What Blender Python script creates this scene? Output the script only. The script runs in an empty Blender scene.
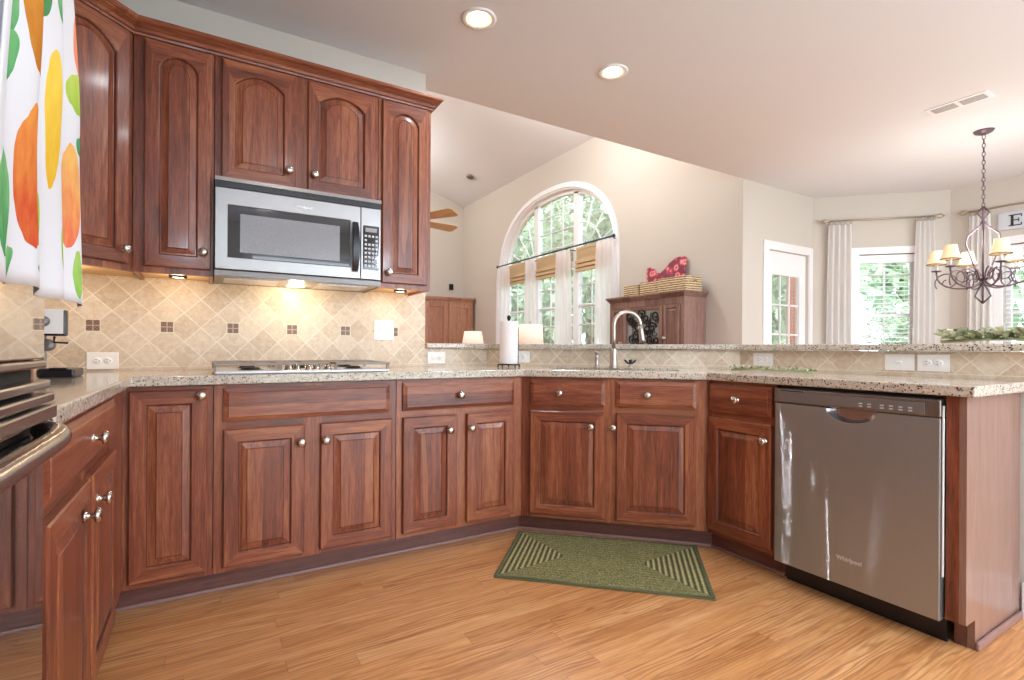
import bpy, bmesh, math, random
from math import sin, cos, pi, radians, sqrt
from mathutils import Vector, Matrix

random.seed(7)
S = bpy.context.scene
COL = S.collection

# ------------------------------------------------------------------ camera
cam_d = bpy.data.cameras.new('camera')
cam = bpy.data.objects.new('camera', cam_d)
COL.objects.link(cam)
cam_d.sensor_width = 36.0
cam_d.lens = 36.0 * 512.0 / 1024.0
cam_d.shift_y = (348.4 - 340.0) / 1024.0
cam_d.clip_start = 0.02
cam.location = (0, 0, 1.03)
cam.rotation_euler = (Matrix.Rotation(radians(-30.9), 4, 'Z') @ Matrix.Rotation(radians(90), 4, 'X') @ Matrix.Rotation(radians(0.33), 4, 'Z')).to_euler()
S.camera = cam

# ------------------------------------------------------------------ world, sun, exposure
W = bpy.data.worlds.new('world')
S.world = W
W.use_nodes = True
wn = W.node_tree
wn.nodes.clear()
wo = wn.nodes.new('ShaderNodeOutputWorld')
wb = wn.nodes.new('ShaderNodeBackground')
wb.inputs['Color'].default_value = (0.79, 0.91, 1.0, 1)
wb.inputs['Strength'].default_value = 7.0
wn.links.new(wb.outputs[0], wo.inputs[0])

sun_d = bpy.data.lights.new('sun', 'SUN')
sun_d.energy = 3.0
sun_d.angle = radians(6)
sun_d.color = (1, 0.97, 0.92)
sun = bpy.data.objects.new('sun', sun_d)
sun.rotation_euler = (radians(38), 0, radians(-60))
COL.objects.link(sun)

S.view_settings.view_transform = 'Standard'
S.view_settings.look = 'None'
S.view_settings.gamma = 1.0
S.view_settings.use_curve_mapping = False
S.view_settings.exposure = 0.0
S.cycles.use_denoising = True
S.cycles.max_bounces = 8
S.cycles.diffuse_bounces = 5
S.cycles.glossy_bounces = 4
S.cycles.transparent_max_bounces = 16
S.cycles.caustics_reflective = False
S.cycles.caustics_refractive = False
S.cycles.sample_clamp_indirect = 6.0

CAN_POWER = 6.0          # each recessed can lamp
REAR_POWER = 60.0         # added fill globes behind the viewpoint
GREAT_POWER = 85.0        # added fill globes out of view in the great room

# ------------------------------------------------------------------ materials
def srgb(h):
    h = h.lstrip('#')
    out = []
    for i in (0, 2, 4):
        v = int(h[i:i + 2], 16) / 255
        out.append(v / 12.92 if v <= 0.04045 else ((v + 0.055) / 1.055) ** 2.4)
    return (out[0], out[1], out[2], 1.0)

class NT:
    """small helper around a material's node tree"""
    def __init__(self, name):
        self.m = bpy.data.materials.new(name)
        self.m.use_nodes = True
        self.t = self.m.node_tree
        self.b = self.t.nodes['Principled BSDF']
        self.out = self.t.nodes['Material Output']
    def n(self, kind, **kw):
        x = self.t.nodes.new(kind)
        for k, v in kw.items():
            setattr(x, k, v)
        return x
    def l(self, a, b):
        self.t.links.new(a, b)
    def val(self, sock, v):
        if hasattr(v, 'is_output') or isinstance(v, bpy.types.NodeSocket):
            self.l(v, sock)
        else:
            sock.default_value = v
    def math(self, op, a, b=0.0, c=None):
        x = self.n('ShaderNodeMath', operation=op)
        self.val(x.inputs[0], a)
        self.val(x.inputs[1], b)
        if c is not None:
            self.val(x.inputs[2], c)
        return x.outputs[0]
    def ramp(self, fac, stops, interp='LINEAR'):
        r = self.n('ShaderNodeValToRGB')
        r.color_ramp.interpolation = interp
        e = r.color_ramp.elements
        while len(e) < len(stops):
            e.new(0.5)
        for el, (p, c) in zip(e, stops):
            el.position = p
            el.color = c if len(c) == 4 else (*c, 1)
        self.l(fac, r.inputs[0])
        return r.outputs['Color']
    def mix(self, fac, a, b, mode='MIX'):
        x = self.n('ShaderNodeMix', data_type='RGBA', blend_type=mode)
        self.val(x.inputs[0], fac)
        self.val(x.inputs[6], a)
        self.val(x.inputs[7], b)
        return x.outputs[2]
    def coords(self, which='Object', scale=(1, 1, 1), rot=(0, 0, 0), loc=None):
        tc = self.n('ShaderNodeTexCoord')
        mp = self.n('ShaderNodeMapping')
        mp.inputs['Scale'].default_value = scale
        mp.inputs['Rotation'].default_value = rot
        self.l(tc.outputs[which], mp.inputs['Vector'])
        if loc is not None:
            self.val(mp.inputs['Location'], loc)
        return mp.outputs[0]
    def noise(self, vec, scale=5, detail=3, rough=0.5, dist=0.0):
        x = self.n('ShaderNodeTexNoise')
        self.l(vec, x.inputs['Vector'])
        x.inputs['Scale'].default_value = scale
        x.inputs['Detail'].default_value = detail
        x.inputs['Roughness'].default_value = rough
        x.inputs['Distortion'].default_value = dist
        return x.outputs['Fac']
    def bump(self, h, strength=0.3, dist=0.01):
        x = self.n('ShaderNodeBump')
        x.inputs['Strength'].default_value = strength
        x.inputs['Distance'].default_value = dist
        self.l(h, x.inputs['Height'])
        self.l(x.outputs[0], self.b.inputs['Normal'])

def plain(name, col, rough=0.5, metal=0.0, emit=None, es=1.0, spec=None, coat=0.0):
    k = NT(name)
    k.b.inputs['Base Color'].default_value = srgb(col)
    k.b.inputs['Roughness'].default_value = rough
    k.b.inputs['Metallic'].default_value = metal
    if coat:
        k.b.inputs['Coat Weight'].default_value = coat
        k.b.inputs['Coat Roughness'].default_value = 0.08
    if spec is not None:
        k.b.inputs['Specular IOR Level'].default_value = spec
    if emit:
        k.b.inputs['Emission Color'].default_value = srgb(emit)
        k.b.inputs['Emission Strength'].default_value = es
    # faint procedural unevenness so no surface is perfectly flat
    h = k.noise(k.coords('Object'), 60, 2)
    r = k.math('MULTIPLY_ADD', h, 0.08, rough - 0.04)
    k.l(r, k.b.inputs['Roughness'])
    return k.m

def wood(name, dark, mid, light, axis='z', rough=0.36, coat=0.15, boards=0.075, contrast=1.0):
    """stained hardwood: grain along `axis` of the object, boards of slightly different tone"""
    k = NT(name)
    oi = k.n('ShaderNodeObjectInfo')
    rnd = k.math('MULTIPLY', oi.outputs['Random'], 37.0)
    comb = k.n('ShaderNodeCombineXYZ')
    for i in range(3):
        k.l(rnd, comb.inputs[i])
    sc = {'z': (1, 1, 0.07), 'x': (0.07, 1, 1), 'y': (1, 0.07, 1)}[axis]
    v = k.coords('Object', sc, loc=comb.outputs[0])
    g1 = k.noise(v, 34, 7, 0.66, 0.9)
    g2 = k.noise(v, 210, 3, 0.65, 0.1)
    # board tone
    tc = k.n('ShaderNodeTexCoord')
    sep = k.n('ShaderNodeSeparateXYZ')
    k.l(tc.outputs['Object'], sep.inputs[0])
    across = sep.outputs[{'z': 0, 'x': 2, 'y': 0}[axis]]
    b = k.math('FLOOR', k.math('DIVIDE', k.math('ADD', across, rnd), boards))
    wn_ = k.n('ShaderNodeTexWhiteNoise', noise_dimensions='1D')
    k.l(b, wn_.inputs['W'])
    f = k.math('ADD', k.math('MULTIPLY', g1, 0.52), k.math('MULTIPLY', g2, 0.34))
    f = k.math('ADD', f, k.math('MULTIPLY', k.math('SUBTRACT', wn_.outputs[0], 0.5), 0.15 * contrast))
    c = k.ramp(f, [(0.27, srgb(dark)), (0.43, srgb(mid)), (0.60, srgb(light))])
    sw = k.noise(v, 11, 2, 0.4, 0.3)
    c = k.mix(k.math('MULTIPLY', k.math('GREATER_THAN', sw, 0.70), 0.45), c, srgb(light))
    k.l(c, k.b.inputs['Base Color'])
    k.b.inputs['Roughness'].default_value = rough
    k.b.inputs['Coat Weight'].default_value = coat
    k.b.inputs['Coat Roughness'].default_value = 0.12
    k.bump(g2, 0.08, 0.002)
    return k.m

M = {}
CH = ('#53271a', '#84452e', '#ac6e48')
M['cherry'] = wood('cherry_vertical', *CH, axis='z')
M['cherry_h'] = wood('cherry_horizontal', *CH, axis='x')
M['cherry_panel'] = wood('cherry_side_panel', '#765648', '#886659', '#99786b', axis='z', rough=0.34, coat=0.5, boards=3, contrast=0.3)
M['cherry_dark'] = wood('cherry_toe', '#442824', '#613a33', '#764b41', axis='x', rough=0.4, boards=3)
M['shoe'] = plain('shoe_moulding', '#8b6a62', 0.3)
M['maple'] = wood('maple_underside', '#b98a55', '#d3a873', '#e2bf8c', axis='x', rough=0.5, coat=0.0, boards=0.5)
M['hutch'] = wood('hutch_wood', '#5f443c', '#846459', '#a2837a', axis='z', rough=0.4, coat=0.2, boards=0.15)
M['armoire'] = wood('armoire_wood', '#8f5b45', '#b07c62', '#c79880', axis='z', rough=0.4, coat=0.1, boards=0.3)
M['fan_wood'] = wood('fan_blade_wood', '#b09170', '#cdb08c', '#dcc4a2', axis='x', rough=0.5, coat=0.0, boards=0.5)
M['wall'] = plain('wall_paint', '#cdc6bd', 0.85, spec=0.2)
M['ceiling'] = plain('ceiling_paint', '#e2e4e8', 0.9, spec=0.15)
M['trim'] = plain('white_trim', '#f1f0f2', 0.4)
M['white'] = plain('white_plastic', '#f0ece8', 0.35)
M['black'] = plain('black_plastic', '#16141a', 0.3)
M['dark'] = plain('dark_gap', '#0b0a0c', 0.7)
M['nickel'] = plain('satin_nickel', '#c9c2bc', 0.2, 1.0)
M['faucet_nickel'] = plain('brushed_nickel', '#b8aba2', 0.36, 1.0)
M['steel_plain'] = plain('plain_steel', '#c9c7cb', 0.25, 1.0)
M['iron'] = plain('dark_iron', '#2a2628', 0.5, 0.6)
M['bronze'] = plain('chandelier_iron', '#6a5a62', 0.45, 0.5)
M['rod'] = plain('antique_silver_rod', '#b8ab98', 0.35, 0.6)
M['blue_rod'] = plain('dark_blue_rod', '#2f4052', 0.4, 0.4)
M['brick'] = plain('brick_red', '#b77a68', 0.9)
M['lawn'] = plain('lawn_green', '#5d7a48', 0.95)
M['bulb'] = plain('lamp_glow', '#ffffff', 0.5, emit='#fff2d8', es=14)
M['patio'] = plain('bounce_slab_pale', '#e4e4e4', 0.9)  # reflector slab added behind the viewpoint
M['globe'] = plain('fill_globe_opal', '#ffffff', 0.5, emit='#ffffff', es=1.5)  # glow of the added fill globes
M['puck'] = plain('puck_glow', '#ffffff', 0.5, emit='#ffe2b0', es=9)
M['can_cone'] = plain('can_cone', '#f6e8cc', 0.4)
M['paper'] = plain('paper_roll', '#e9e2e2', 0.9)
M['basket_rim'] = plain('seagrass_rim', '#8f7354', 0.9)
M['button'] = plain('button_grey', '#c9c6c8', 0.4)
M['panel_grey'] = plain('panel_grey', '#7d7775', 0.35, 0.4)
M['text_grey'] = plain('letter_grey', '#d8d6da', 0.35, 0.5)
M['text_dark'] = plain('letter_dark', '#2c2c30', 0.5)
M['sign'] = plain('sign_board', '#c9ced6', 0.7)
M['grate'] = plain('grate_grey', '#94867a', 0.5, 0.2)
M['tray'] = plain('pale_steel_tray', '#d6d6da', 0.35, 0.4)

def glass_thin(name, tint='#ffffff', refl=0.10):
    k = NT(name)
    t = k.n('ShaderNodeBsdfTransparent'); t.inputs[0].default_value = srgb(tint)
    g = k.n('ShaderNodeBsdfGlossy'); g.inputs['Roughness'].default_value = 0.02
    fr = k.n('ShaderNodeFresnel'); fr.inputs[0].default_value = 1.45
    mx = k.n('ShaderNodeMixShader')
    k.l(k.math('MULTIPLY', fr.outputs[0], refl * 6), mx.inputs[0])
    k.l(t.outputs[0], mx.inputs[1]); k.l(g.outputs[0], mx.inputs[2])
    k.l(mx.outputs[0], k.out.inputs[0])
    return k.m
M['glass'] = glass_thin('window_glass')

def brushed(name, col='#b9b4b2', rough=0.26, wavy=0.0, axis='x', metal=1.0, streaks=False):
    k = NT(name)
    sc = (1, 1, 60) if axis == 'x' else (60, 60, 1)
    v = k.coords('Object', sc)
    g = k.noise(v, 14, 2, 0.5)
    k.l(k.mix(g, srgb(col), tuple(min(1, c * 1.18) for c in srgb(col)[:3]) + (1,)), k.b.inputs['Base Color'])
    k.b.inputs['Metallic'].default_value = metal
    k.b.inputs['Roughness'].default_value = rough
    if streaks:
        # slightly buckled sheet metal under a clear lacquer
        w1 = k.noise(k.coords('Object', (1, 1, 0.16)), 7.0, 1, 0.3, 0.5)
        w2 = k.noise(k.coords('Object', (0.4, 1, 60)), 9, 1, 0.4)
        cb = k.n('ShaderNodeBump'); cb.inputs['Strength'].default_value = 1.0; cb.inputs['Distance'].default_value = 0.01
        k.l(k.math('ADD', k.math('MULTIPLY', w1, 9.0), k.math('MULTIPLY', w2, 2.2)), cb.inputs['Height'])
        k.l(cb.outputs[0], k.b.inputs['Coat Normal'])
        k.b.inputs['Coat Weight'].default_value = 0.55
        k.b.inputs['Coat Roughness'].default_value = 0.05
        k.b.inputs['Coat IOR'].default_value = 1.35
    h = k.math('MULTIPLY', g, 0.02)
    if wavy:
        v2 = k.coords('Object', (1, 1, 0.22))
        w = k.noise(v2, 5.5, 1, 0.3, 0.4)
        h = k.math('ADD', h, k.math('MULTIPLY', w, wavy))
    k.bump(h, 1.0, 0.01)
    return k.m
M['steel'] = brushed('brushed_steel')
M['steel_door'] = brushed('dishwasher_steel', '#9fa3a5', 0.36, wavy=0, axis='z', metal=0.8, streaks=True)
M['steel_mw'] = brushed('microwave_steel', '#8f8b89', 0.34)

# oven glass: black gloss acting as a dim mirror
def gloss_glass(name, col, refl, rough=0.03):
    k = NT(name)
    k.b.inputs['Base Color'].default_value = srgb(col)
    k.b.inputs['Metallic'].default_value = refl
    k.b.inputs['Roughness'].default_value = rough
    k.b.inputs['Coat Weight'].default_value = 1.0
    k.b.inputs['Coat Roughness'].default_value = 0.02
    return k.m
M['oven_glass'] = gloss_glass('oven_glass', '#b9aea4', 0.85)
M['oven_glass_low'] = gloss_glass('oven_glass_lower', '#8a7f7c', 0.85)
M['oven_steel'] = plain('oven_trim', '#8d847f', 0.22, 0.9)
M['mw_glass'] = gloss_glass('microwave_glass', '#15131a', 0.0, 0.06)
def mesh_screen():
    k = NT('microwave_screen')
    v = k.coords('Object', (1, 1, 1))
    vo = k.n('ShaderNodeTexVoronoi'); vo.inputs['Scale'].default_value = 500; k.l(v, vo.inputs['Vector'])
    k.l(k.ramp(vo.outputs[0], [(0.2, srgb('#6b696c')), (0.6, srgb('#8d8b90'))]), k.b.inputs['Base Color'])
    k.b.inputs['Roughness'].default_value = 0.25
    k.b.inputs['Coat Weight'].default_value = 1.0
    return k.m
M['mw_screen'] = mesh_screen()

def granite():
    k = NT('granite')
    v = k.coords('Object')
    a = k.noise(v, 85, 4, 0.75)
    b = k.noise(v, 170, 3, 0.6)
    c = k.noise(v, 9, 3, 0.5)
    base = k.ramp(a, [(0.30, srgb('#82766c')), (0.42, srgb('#b5a899')), (0.55, srgb('#d0c6b8')), (0.7, srgb('#e2dacd'))])
    base = k.mix(k.math('MULTIPLY', c, 0.5), base, srgb('#c6b8a5'))
    vo = k.n('ShaderNodeTexVoronoi'); vo.inputs['Scale'].default_value = 135; k.l(v, vo.inputs['Vector'])
    sep = k.n('ShaderNodeSeparateColor'); k.l(vo.outputs['Color'], sep.inputs[0])
    spot = k.math('MULTIPLY', k.math('GREATER_THAN', sep.outputs[0], 0.78), k.math('LESS_THAN', vo.outputs['Distance'], 0.42))
    base = k.mix(spot, base, srgb('#4a3a36'))
    spot2 = k.math('GREATER_THAN', b, 0.62)
    base = k.mix(spot2, base, srgb('#6d4b40'))
    spot3 = k.math('MULTIPLY', k.math('LESS_THAN', sep.outputs[1], 0.10), k.math('LESS_THAN', vo.outputs['Distance'], 0.5))
    base = k.mix(spot3, base, srgb('#9aa09c'))
    k.l(base, k.b.inputs['Base Color'])
    k.b.inputs['Roughness'].default_value = 0.10
    k.b.inputs['Specular IOR Level'].default_value = 0.6
    return k.m
M['granite'] = granite()

def tile(name, u0, mosaic, z0=1.125, p=0.1415, offs=0.283):
    """travertine diamonds from the UV map (u along wall, v height, metres)"""
    k = NT(name)
    tc = k.n('ShaderNodeTexCoord')
    sep = k.n('ShaderNodeSeparateXYZ'); k.l(tc.outputs['UV'], sep.inputs[0])
    u = k.math('SUBTRACT', sep.outputs[0], u0)
    v = k.math('SUBTRACT', sep.outputs[1], z0)
    a = k.math('DIVIDE', k.math('ADD', u, v), p)
    b = k.math('DIVIDE', k.math('SUBTRACT', u, v), p)
    ia = k.math('FLOOR', a); ib = k.math('FLOOR', b)
    fa = k.math('SUBTRACT', a, ia); fb = k.math('SUBTRACT', b, ib)
    ea = k.math('MINIMUM', fa, k.math('SUBTRACT', 1.0, fa))
    eb = k.math('MINIMUM', fb, k.math('SUBTRACT', 1.0, fb))
    e = k.math('MINIMUM', ea, eb)
    # border strip along the counter
    vz = sep.outputs[1]
    strip = k.math('LESS_THAN', vz, 0.932)
    line = k.math('LESS_THAN', k.math('ABSOLUTE', k.math('SUBTRACT', vz, 0.932)), 0.0018)
    grout = k.math('LESS_THAN', e, 0.022)
    grout = k.math('MULTIPLY', grout, k.math('SUBTRACT', 1.0, strip))
    grout = k.math('MAXIMUM', grout, line)
    comb = k.n('ShaderNodeCombineXYZ'); k.l(ia, comb.inputs[0]); k.l(ib, comb.inputs[1])
    wn_ = k.n('ShaderNodeTexWhiteNoise', noise_dimensions='2D'); k.l(comb.outputs[0], wn_.inputs['Vector'])
    vec = k.coords('UV', (1, 1, 1))
    off = k.n('ShaderNodeVectorMath', operation='ADD'); k.l(vec, off.inputs[0])
    k.l(wn_.outputs['Color'], off.inputs[1])
    n1 = k.noise(off.outputs[0], 40, 5, 0.65, 0.6)
    n2 = k.noise(off.outputs[0], 160, 3, 0.6)
    f = k.math('ADD', k.math('MULTIPLY', n1, 0.6), k.math('MULTIPLY', n2, 0.25))
    f = k.math('ADD', f, k.math('MULTIPLY', wn_.outputs['Value'], 0.22))
    c = k.ramp(f, [(0.35, srgb('#bda68c')), (0.55, srgb('#d3bfa8')), (0.75, srgb('#e2d3bf'))])
    fade = k.noise(vec, 3.0, 1, 0.5)
    c = k.mix(k.math('MULTIPLY', grout, k.math('MULTIPLY_ADD', fade, 1.2, 0.0)), c, srgb('#eee4d3'))
    h = k.math('MULTIPLY', k.math('SUBTRACT', 1.0, grout), 1.0)
    if mosaic:
        uu = k.math('SUBTRACT', k.math('MODULO', k.math('ADD', u, 50 * offs + offs / 2), offs), offs / 2)
        au = k.math('ABSOLUTE', uu); av = k.math('ABSOLUTE', v)
        inn = k.math('LESS_THAN', k.math('MAXIMUM', au, av), 0.025)
        rim = k.math('LESS_THAN', k.math('MAXIMUM', au, av), 0.029)
        c = k.mix(rim, c, srgb('#e2d2ba'))
        # small raised key pattern in four quarters
        q = k.math('MULTIPLY', k.math('SINE', k.math('MULTIPLY', au, 520.0)), k.math('SINE', k.math('MULTIPLY', av, 520.0)))
        cross = k.math('LESS_THAN', k.math('MINIMUM', au, av), 0.0025)
        mc = k.mix(k.math('GREATER_THAN', q, 0.1), srgb('#5f463c'), srgb('#94796a'))
        mc = k.mix(cross, mc, srgb('#b39a86'))
        c = k.mix(inn, c, mc)
    k.l(c, k.b.inputs['Base Color'])
    k.b.inputs['Roughness'].default_value = 0.42
    k.bump(k.math('ADD', h, k.math('MULTIPLY', n2, 0.15)), 0.35, 0.002)
    return k.m
M['tile_wall'] = tile('travertine_wall', 0.121, True)
M['tile_b'] = tile('travertine_low_left', 0.121, False)
M['tile_c'] = tile('travertine_low_diagonal', 0.05, False)
M['tile_d'] = tile('travertine_low_right', -0.846 + 0.0, False, z0=0.985)

def oak_floor():
    k = NT('oak_floor')
    tc = k.n('ShaderNodeTexCoord')
    sep = k.n('ShaderNodeSeparateXYZ'); k.l(tc.outputs['Object'], sep.inputs[0])
    wdt = 0.076
    row = k.math('FLOOR', k.math('DIVIDE', sep.outputs[1], wdt))
    fy = k.math('FRACT', k.math('DIVIDE', sep.outputs[1], wdt))
    wr = k.n('ShaderNodeTexWhiteNoise', noise_dimensions='1D'); k.l(row, wr.inputs['W'])
    xs = k.math('ADD', k.math('DIVIDE', sep.outputs[0], 1.15), k.math('MULTIPLY', wr.outputs[0], 7.3))
    colx = k.math('FLOOR', xs); fx = k.math('FRACT', xs)
    comb = k.n('ShaderNodeCombineXYZ'); k.l(row, comb.inputs[0]); k.l(colx, comb.inputs[1])
    wp = k.n('ShaderNodeTexWhiteNoise', noise_dimensions='2D'); k.l(comb.outputs[0], wp.inputs['Vector'])
    mp = k.coords('Object', (0.10, 1, 1))
    off = k.n('ShaderNodeVectorMath', operation='MULTIPLY_ADD'); k.l(wp.outputs['Color'], off.inputs[0])
    off.inputs[1].default_value = (9, 9, 9); k.l(mp, off.inputs[2])
    g1 = k.noise(off.outputs[0], 17, 4, 0.6, 1.6)
    g2 = k.noise(off.outputs[0], 150, 4, 0.7)
    wv = k.n('ShaderNodeTexWave', wave_type='BANDS', bands_direction='Y'); k.l(off.outputs[0], wv.inputs['Vector'])
    wv.inputs['Scale'].default_value = 18; wv.inputs['Distortion'].default_value = 20
    wv.inputs['Detail'].default_value = 2.5; wv.inputs['Detail Scale'].default_value = 0.9
    f = k.math('ADD', k.math('MULTIPLY', g1, 0.50), k.math('MULTIPLY', g2, 0.25))
    f = k.math('ADD', f, k.math('MULTIPLY', k.math('ADD', wp.outputs['Value'], 0.35), 0.12))
    c = k.ramp(f, [(0.34, srgb('#b57a4a')), (0.48, srgb('#d0935c')), (0.62, srgb('#e0a974'))])
    line = k.math('POWER', k.math('SUBTRACT', 1.0, wv.outputs['Fac']), 3.4)
    patchy = k.noise(off.outputs[0], 5, 2, 0.5)
    line = k.math('MULTIPLY', line, k.math('MULTIPLY_ADD', patchy, 2.4, -0.5))
    line = k.math('MULTIPLY', line, k.math('MULTIPLY_ADD', g2, 1.8, 0.25))
    cl = k.n('ShaderNodeClamp'); k.l(line, cl.inputs[0])
    c = k.mix(k.math('MULTIPLY', cl.outputs[0], 0.6), c, srgb('#8c5028'))
    gy = k.math('LESS_THAN', k.math('MINIMUM', fy, k.math('SUBTRACT', 1.0, fy)), 0.012)
    gx = k.math('LESS_THAN', k.math('MINIMUM', fx, k.math('SUBTRACT', 1.0, fx)), 0.0012)
    c = k.mix(k.math('MULTIPLY', k.math('MAXIMUM', gx, gy), 0.40), c, srgb('#7a4a2c'))
    k.l(c, k.b.inputs['Base Color'])
    k.b.inputs['Roughness'].default_value = 0.30
    k.b.inputs['Coat Weight'].default_value = 0.15
    k.b.inputs['Coat Roughness'].default_value = 0.2
    return k.m
M['floor'] = oak_floor()

def rug_mat(L, Wd):
    k = NT('braided_rug')
    tc = k.n('ShaderNodeTexCoord')
    sep = k.n('ShaderNodeSeparateXYZ'); k.l(tc.outputs['Object'], sep.inputs[0])
    dx = k.math('SUBTRACT', L / 2, k.math('ABSOLUTE', sep.outputs[0]))
    dy = k.math('SUBTRACT', Wd / 2, k.math('ABSOLUTE', sep.outputs[1]))
    d = k.math('MINIMUM', dx, dy)
    side = k.math('LESS_THAN', dx, dy)
    pitch = 0.025
    st = k.math('SINE', k.math('MULTIPLY', d, 2 * pi / pitch))
    v = k.coords('Object', (1, 1, 1))
    ns = k.noise(v, 190, 3, 0.7)
    amp = k.math('MULTIPLY_ADD', k.math('MULTIPLY', side, k.math('LESS_THAN', d, 0.275)), 0.34, 0.03)
    f = k.math('ADD', k.math('MULTIPLY', k.math('MULTIPLY', st, amp), 1.0), 0.42)
    f = k.math('ADD', f, k.math('MULTIPLY', k.math('SUBTRACT', ns, 0.5), 1.9))
    c = k.ramp(f, [(0.15, srgb('#46442a')), (0.45, srgb('#7e7a49')), (0.8, srgb('#bfb480'))])
    edge = k.math('LESS_THAN', d, 0.012)
    c = k.mix(edge, c, srgb('#5f6142'))
    k.l(c, k.b.inputs['Base Color'])
    k.b.inputs['Roughness'].default_value = 0.95
    k.bump(k.math('ADD', k.math('MULTIPLY', st, 0.5), k.math('MULTIPLY', ns, 0.8)), 0.6, 0.004)
    return k.m
M['rug'] = rug_mat(0.94, 0.58)

def cloth(name, col, trans=0.5, thin=0.0):
    k = NT(name)
    d = k.n('ShaderNodeBsdfDiffuse'); d.inputs[0].default_value = srgb(col)
    t = k.n('ShaderNodeBsdfTranslucent'); t.inputs[0].default_value = srgb(col)
    mx = k.n('ShaderNodeMixShader'); mx.inputs[0].default_value = trans
    k.l(d.outputs[0], mx.inputs[1]); k.l(t.outputs[0], mx.inputs[2])
    last = mx.outputs[0]
    if thin:
        tr = k.n('ShaderNodeBsdfTransparent')
        m2 = k.n('ShaderNodeMixShader')
        nz = k.noise(k.coords('Object', (1, 1, 1)), 400, 2)
        k.l(k.math('MULTIPLY_ADD', nz, 0.1, thin - 0.05), m2.inputs[0])
        k.l(last, m2.inputs[1]); k.l(tr.outputs[0], m2.inputs[2]); last = m2.outputs[0]
    k.l(last, k.out.inputs[0])
    return k.m
M['sheer'] = cloth('sheer_white', '#f6f4f8', 0.5, 0.12)
M['curtain'] = cloth('white_curtain', '#f0eeec', 0.35)
M['shade_lit'] = plain('chandelier_shade', '#e9d8b4', 0.8, emit='#ffd69a', es=0.32)
M['lamp_shade'] = plain('linen_lamp_shade', '#efe4da', 0.9, emit='#ffe2cc', es=0.40)
M['leaf'] = None

def weave(name, a, b, scale=60, sx=1.0):
    k = NT(name)
    v = k.coords('Object', (1, 1, sx))
    w = k.noise(v, scale, 3, 0.7)
    w2 = k.n('ShaderNodeTexWave', bands_direction='Z'); k.l(k.coords('Object'), w2.inputs['Vector'])
    w2.inputs['Scale'].default_value = scale * 0.5; w2.inputs['Distortion'].default_value = 1.5
    f = k.math('ADD', k.math('MULTIPLY', w, 0.6), k.math('MULTIPLY', w2.outputs['Fac'], 0.4))
    k.l(k.ramp(f, [(0.3, srgb(a)), (0.7, srgb(b))]), k.b.inputs['Base Color'])
    k.b.inputs['Roughness'].default_value = 0.9
    k.bump(f, 0.5, 0.004)
    return k.m
M['basket'] = weave('seagrass_weave', '#7a6047', '#e6d0aa', 26, 2.0)
M['bamboo'] = weave('woven_bamboo', '#b89870', '#e6cfa8', 40, 8.0)
M['brickwork'] = weave('brick_wall', '#a86a58', '#c79080', 12, 3.0)

def leafy(name, a, b, c_):
    k = NT(name)
    oi = k.n('ShaderNodeNewGeometry')
    col = k.ramp(oi.outputs['Random Per Island'], [(0.1, srgb(a)), (0.5, srgb(b)), (0.9, srgb(c_))])
    d = k.n('ShaderNodeBsdfDiffuse'); t = k.n('ShaderNodeBsdfTranslucent')
    k.l(col, d.inputs[0]); k.l(col, t.inputs[0])
    mx = k.n('ShaderNodeMixShader'); mx.inputs[0].default_value = 0.45
    k.l(d.outputs[0], mx.inputs[1]); k.l(t.outputs[0], mx.inputs[2])
    k.l(mx.outputs[0], k.out.inputs[0])
    return k.m
M['leaf'] = leafy('tree_leaves', '#93aa90', '#bccdb2', '#e6eddc')
M['bark'] = plain('tree_bark', '#7b6a5a', 0.95)
M['flower_green'] = leafy('flower_leaves', '#7f8a64', '#c6c9a4', '#efeedd')
M['stem_green'] = plain('stem_green', '#a9b080', 0.7)

def floral_board():
    k = NT('rose_print')
    v = k.coords('Object', (1, 1, 1))
    vo = k.n('ShaderNodeTexVoronoi'); vo.inputs['Scale'].default_value = 13; k.l(v, vo.inputs['Vector'])
    nz = k.noise(v, 22, 3, 0.6, 2.0)
    f = k.math('ADD', vo.outputs['Distance'], k.math('MULTIPLY', nz, 0.5))
    k.l(k.ramp(f, [(0.25, srgb('#c23e55')), (0.45, srgb('#e0717c')), (0.58, srgb('#efb0a8')), (0.70, srgb('#d4566a')), (0.85, srgb('#8a3d50'))]), k.b.inputs['Base Color'])
    k.b.inputs['Roughness'].default_value = 0.7
    return k.m
M['rose'] = floral_board()

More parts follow.
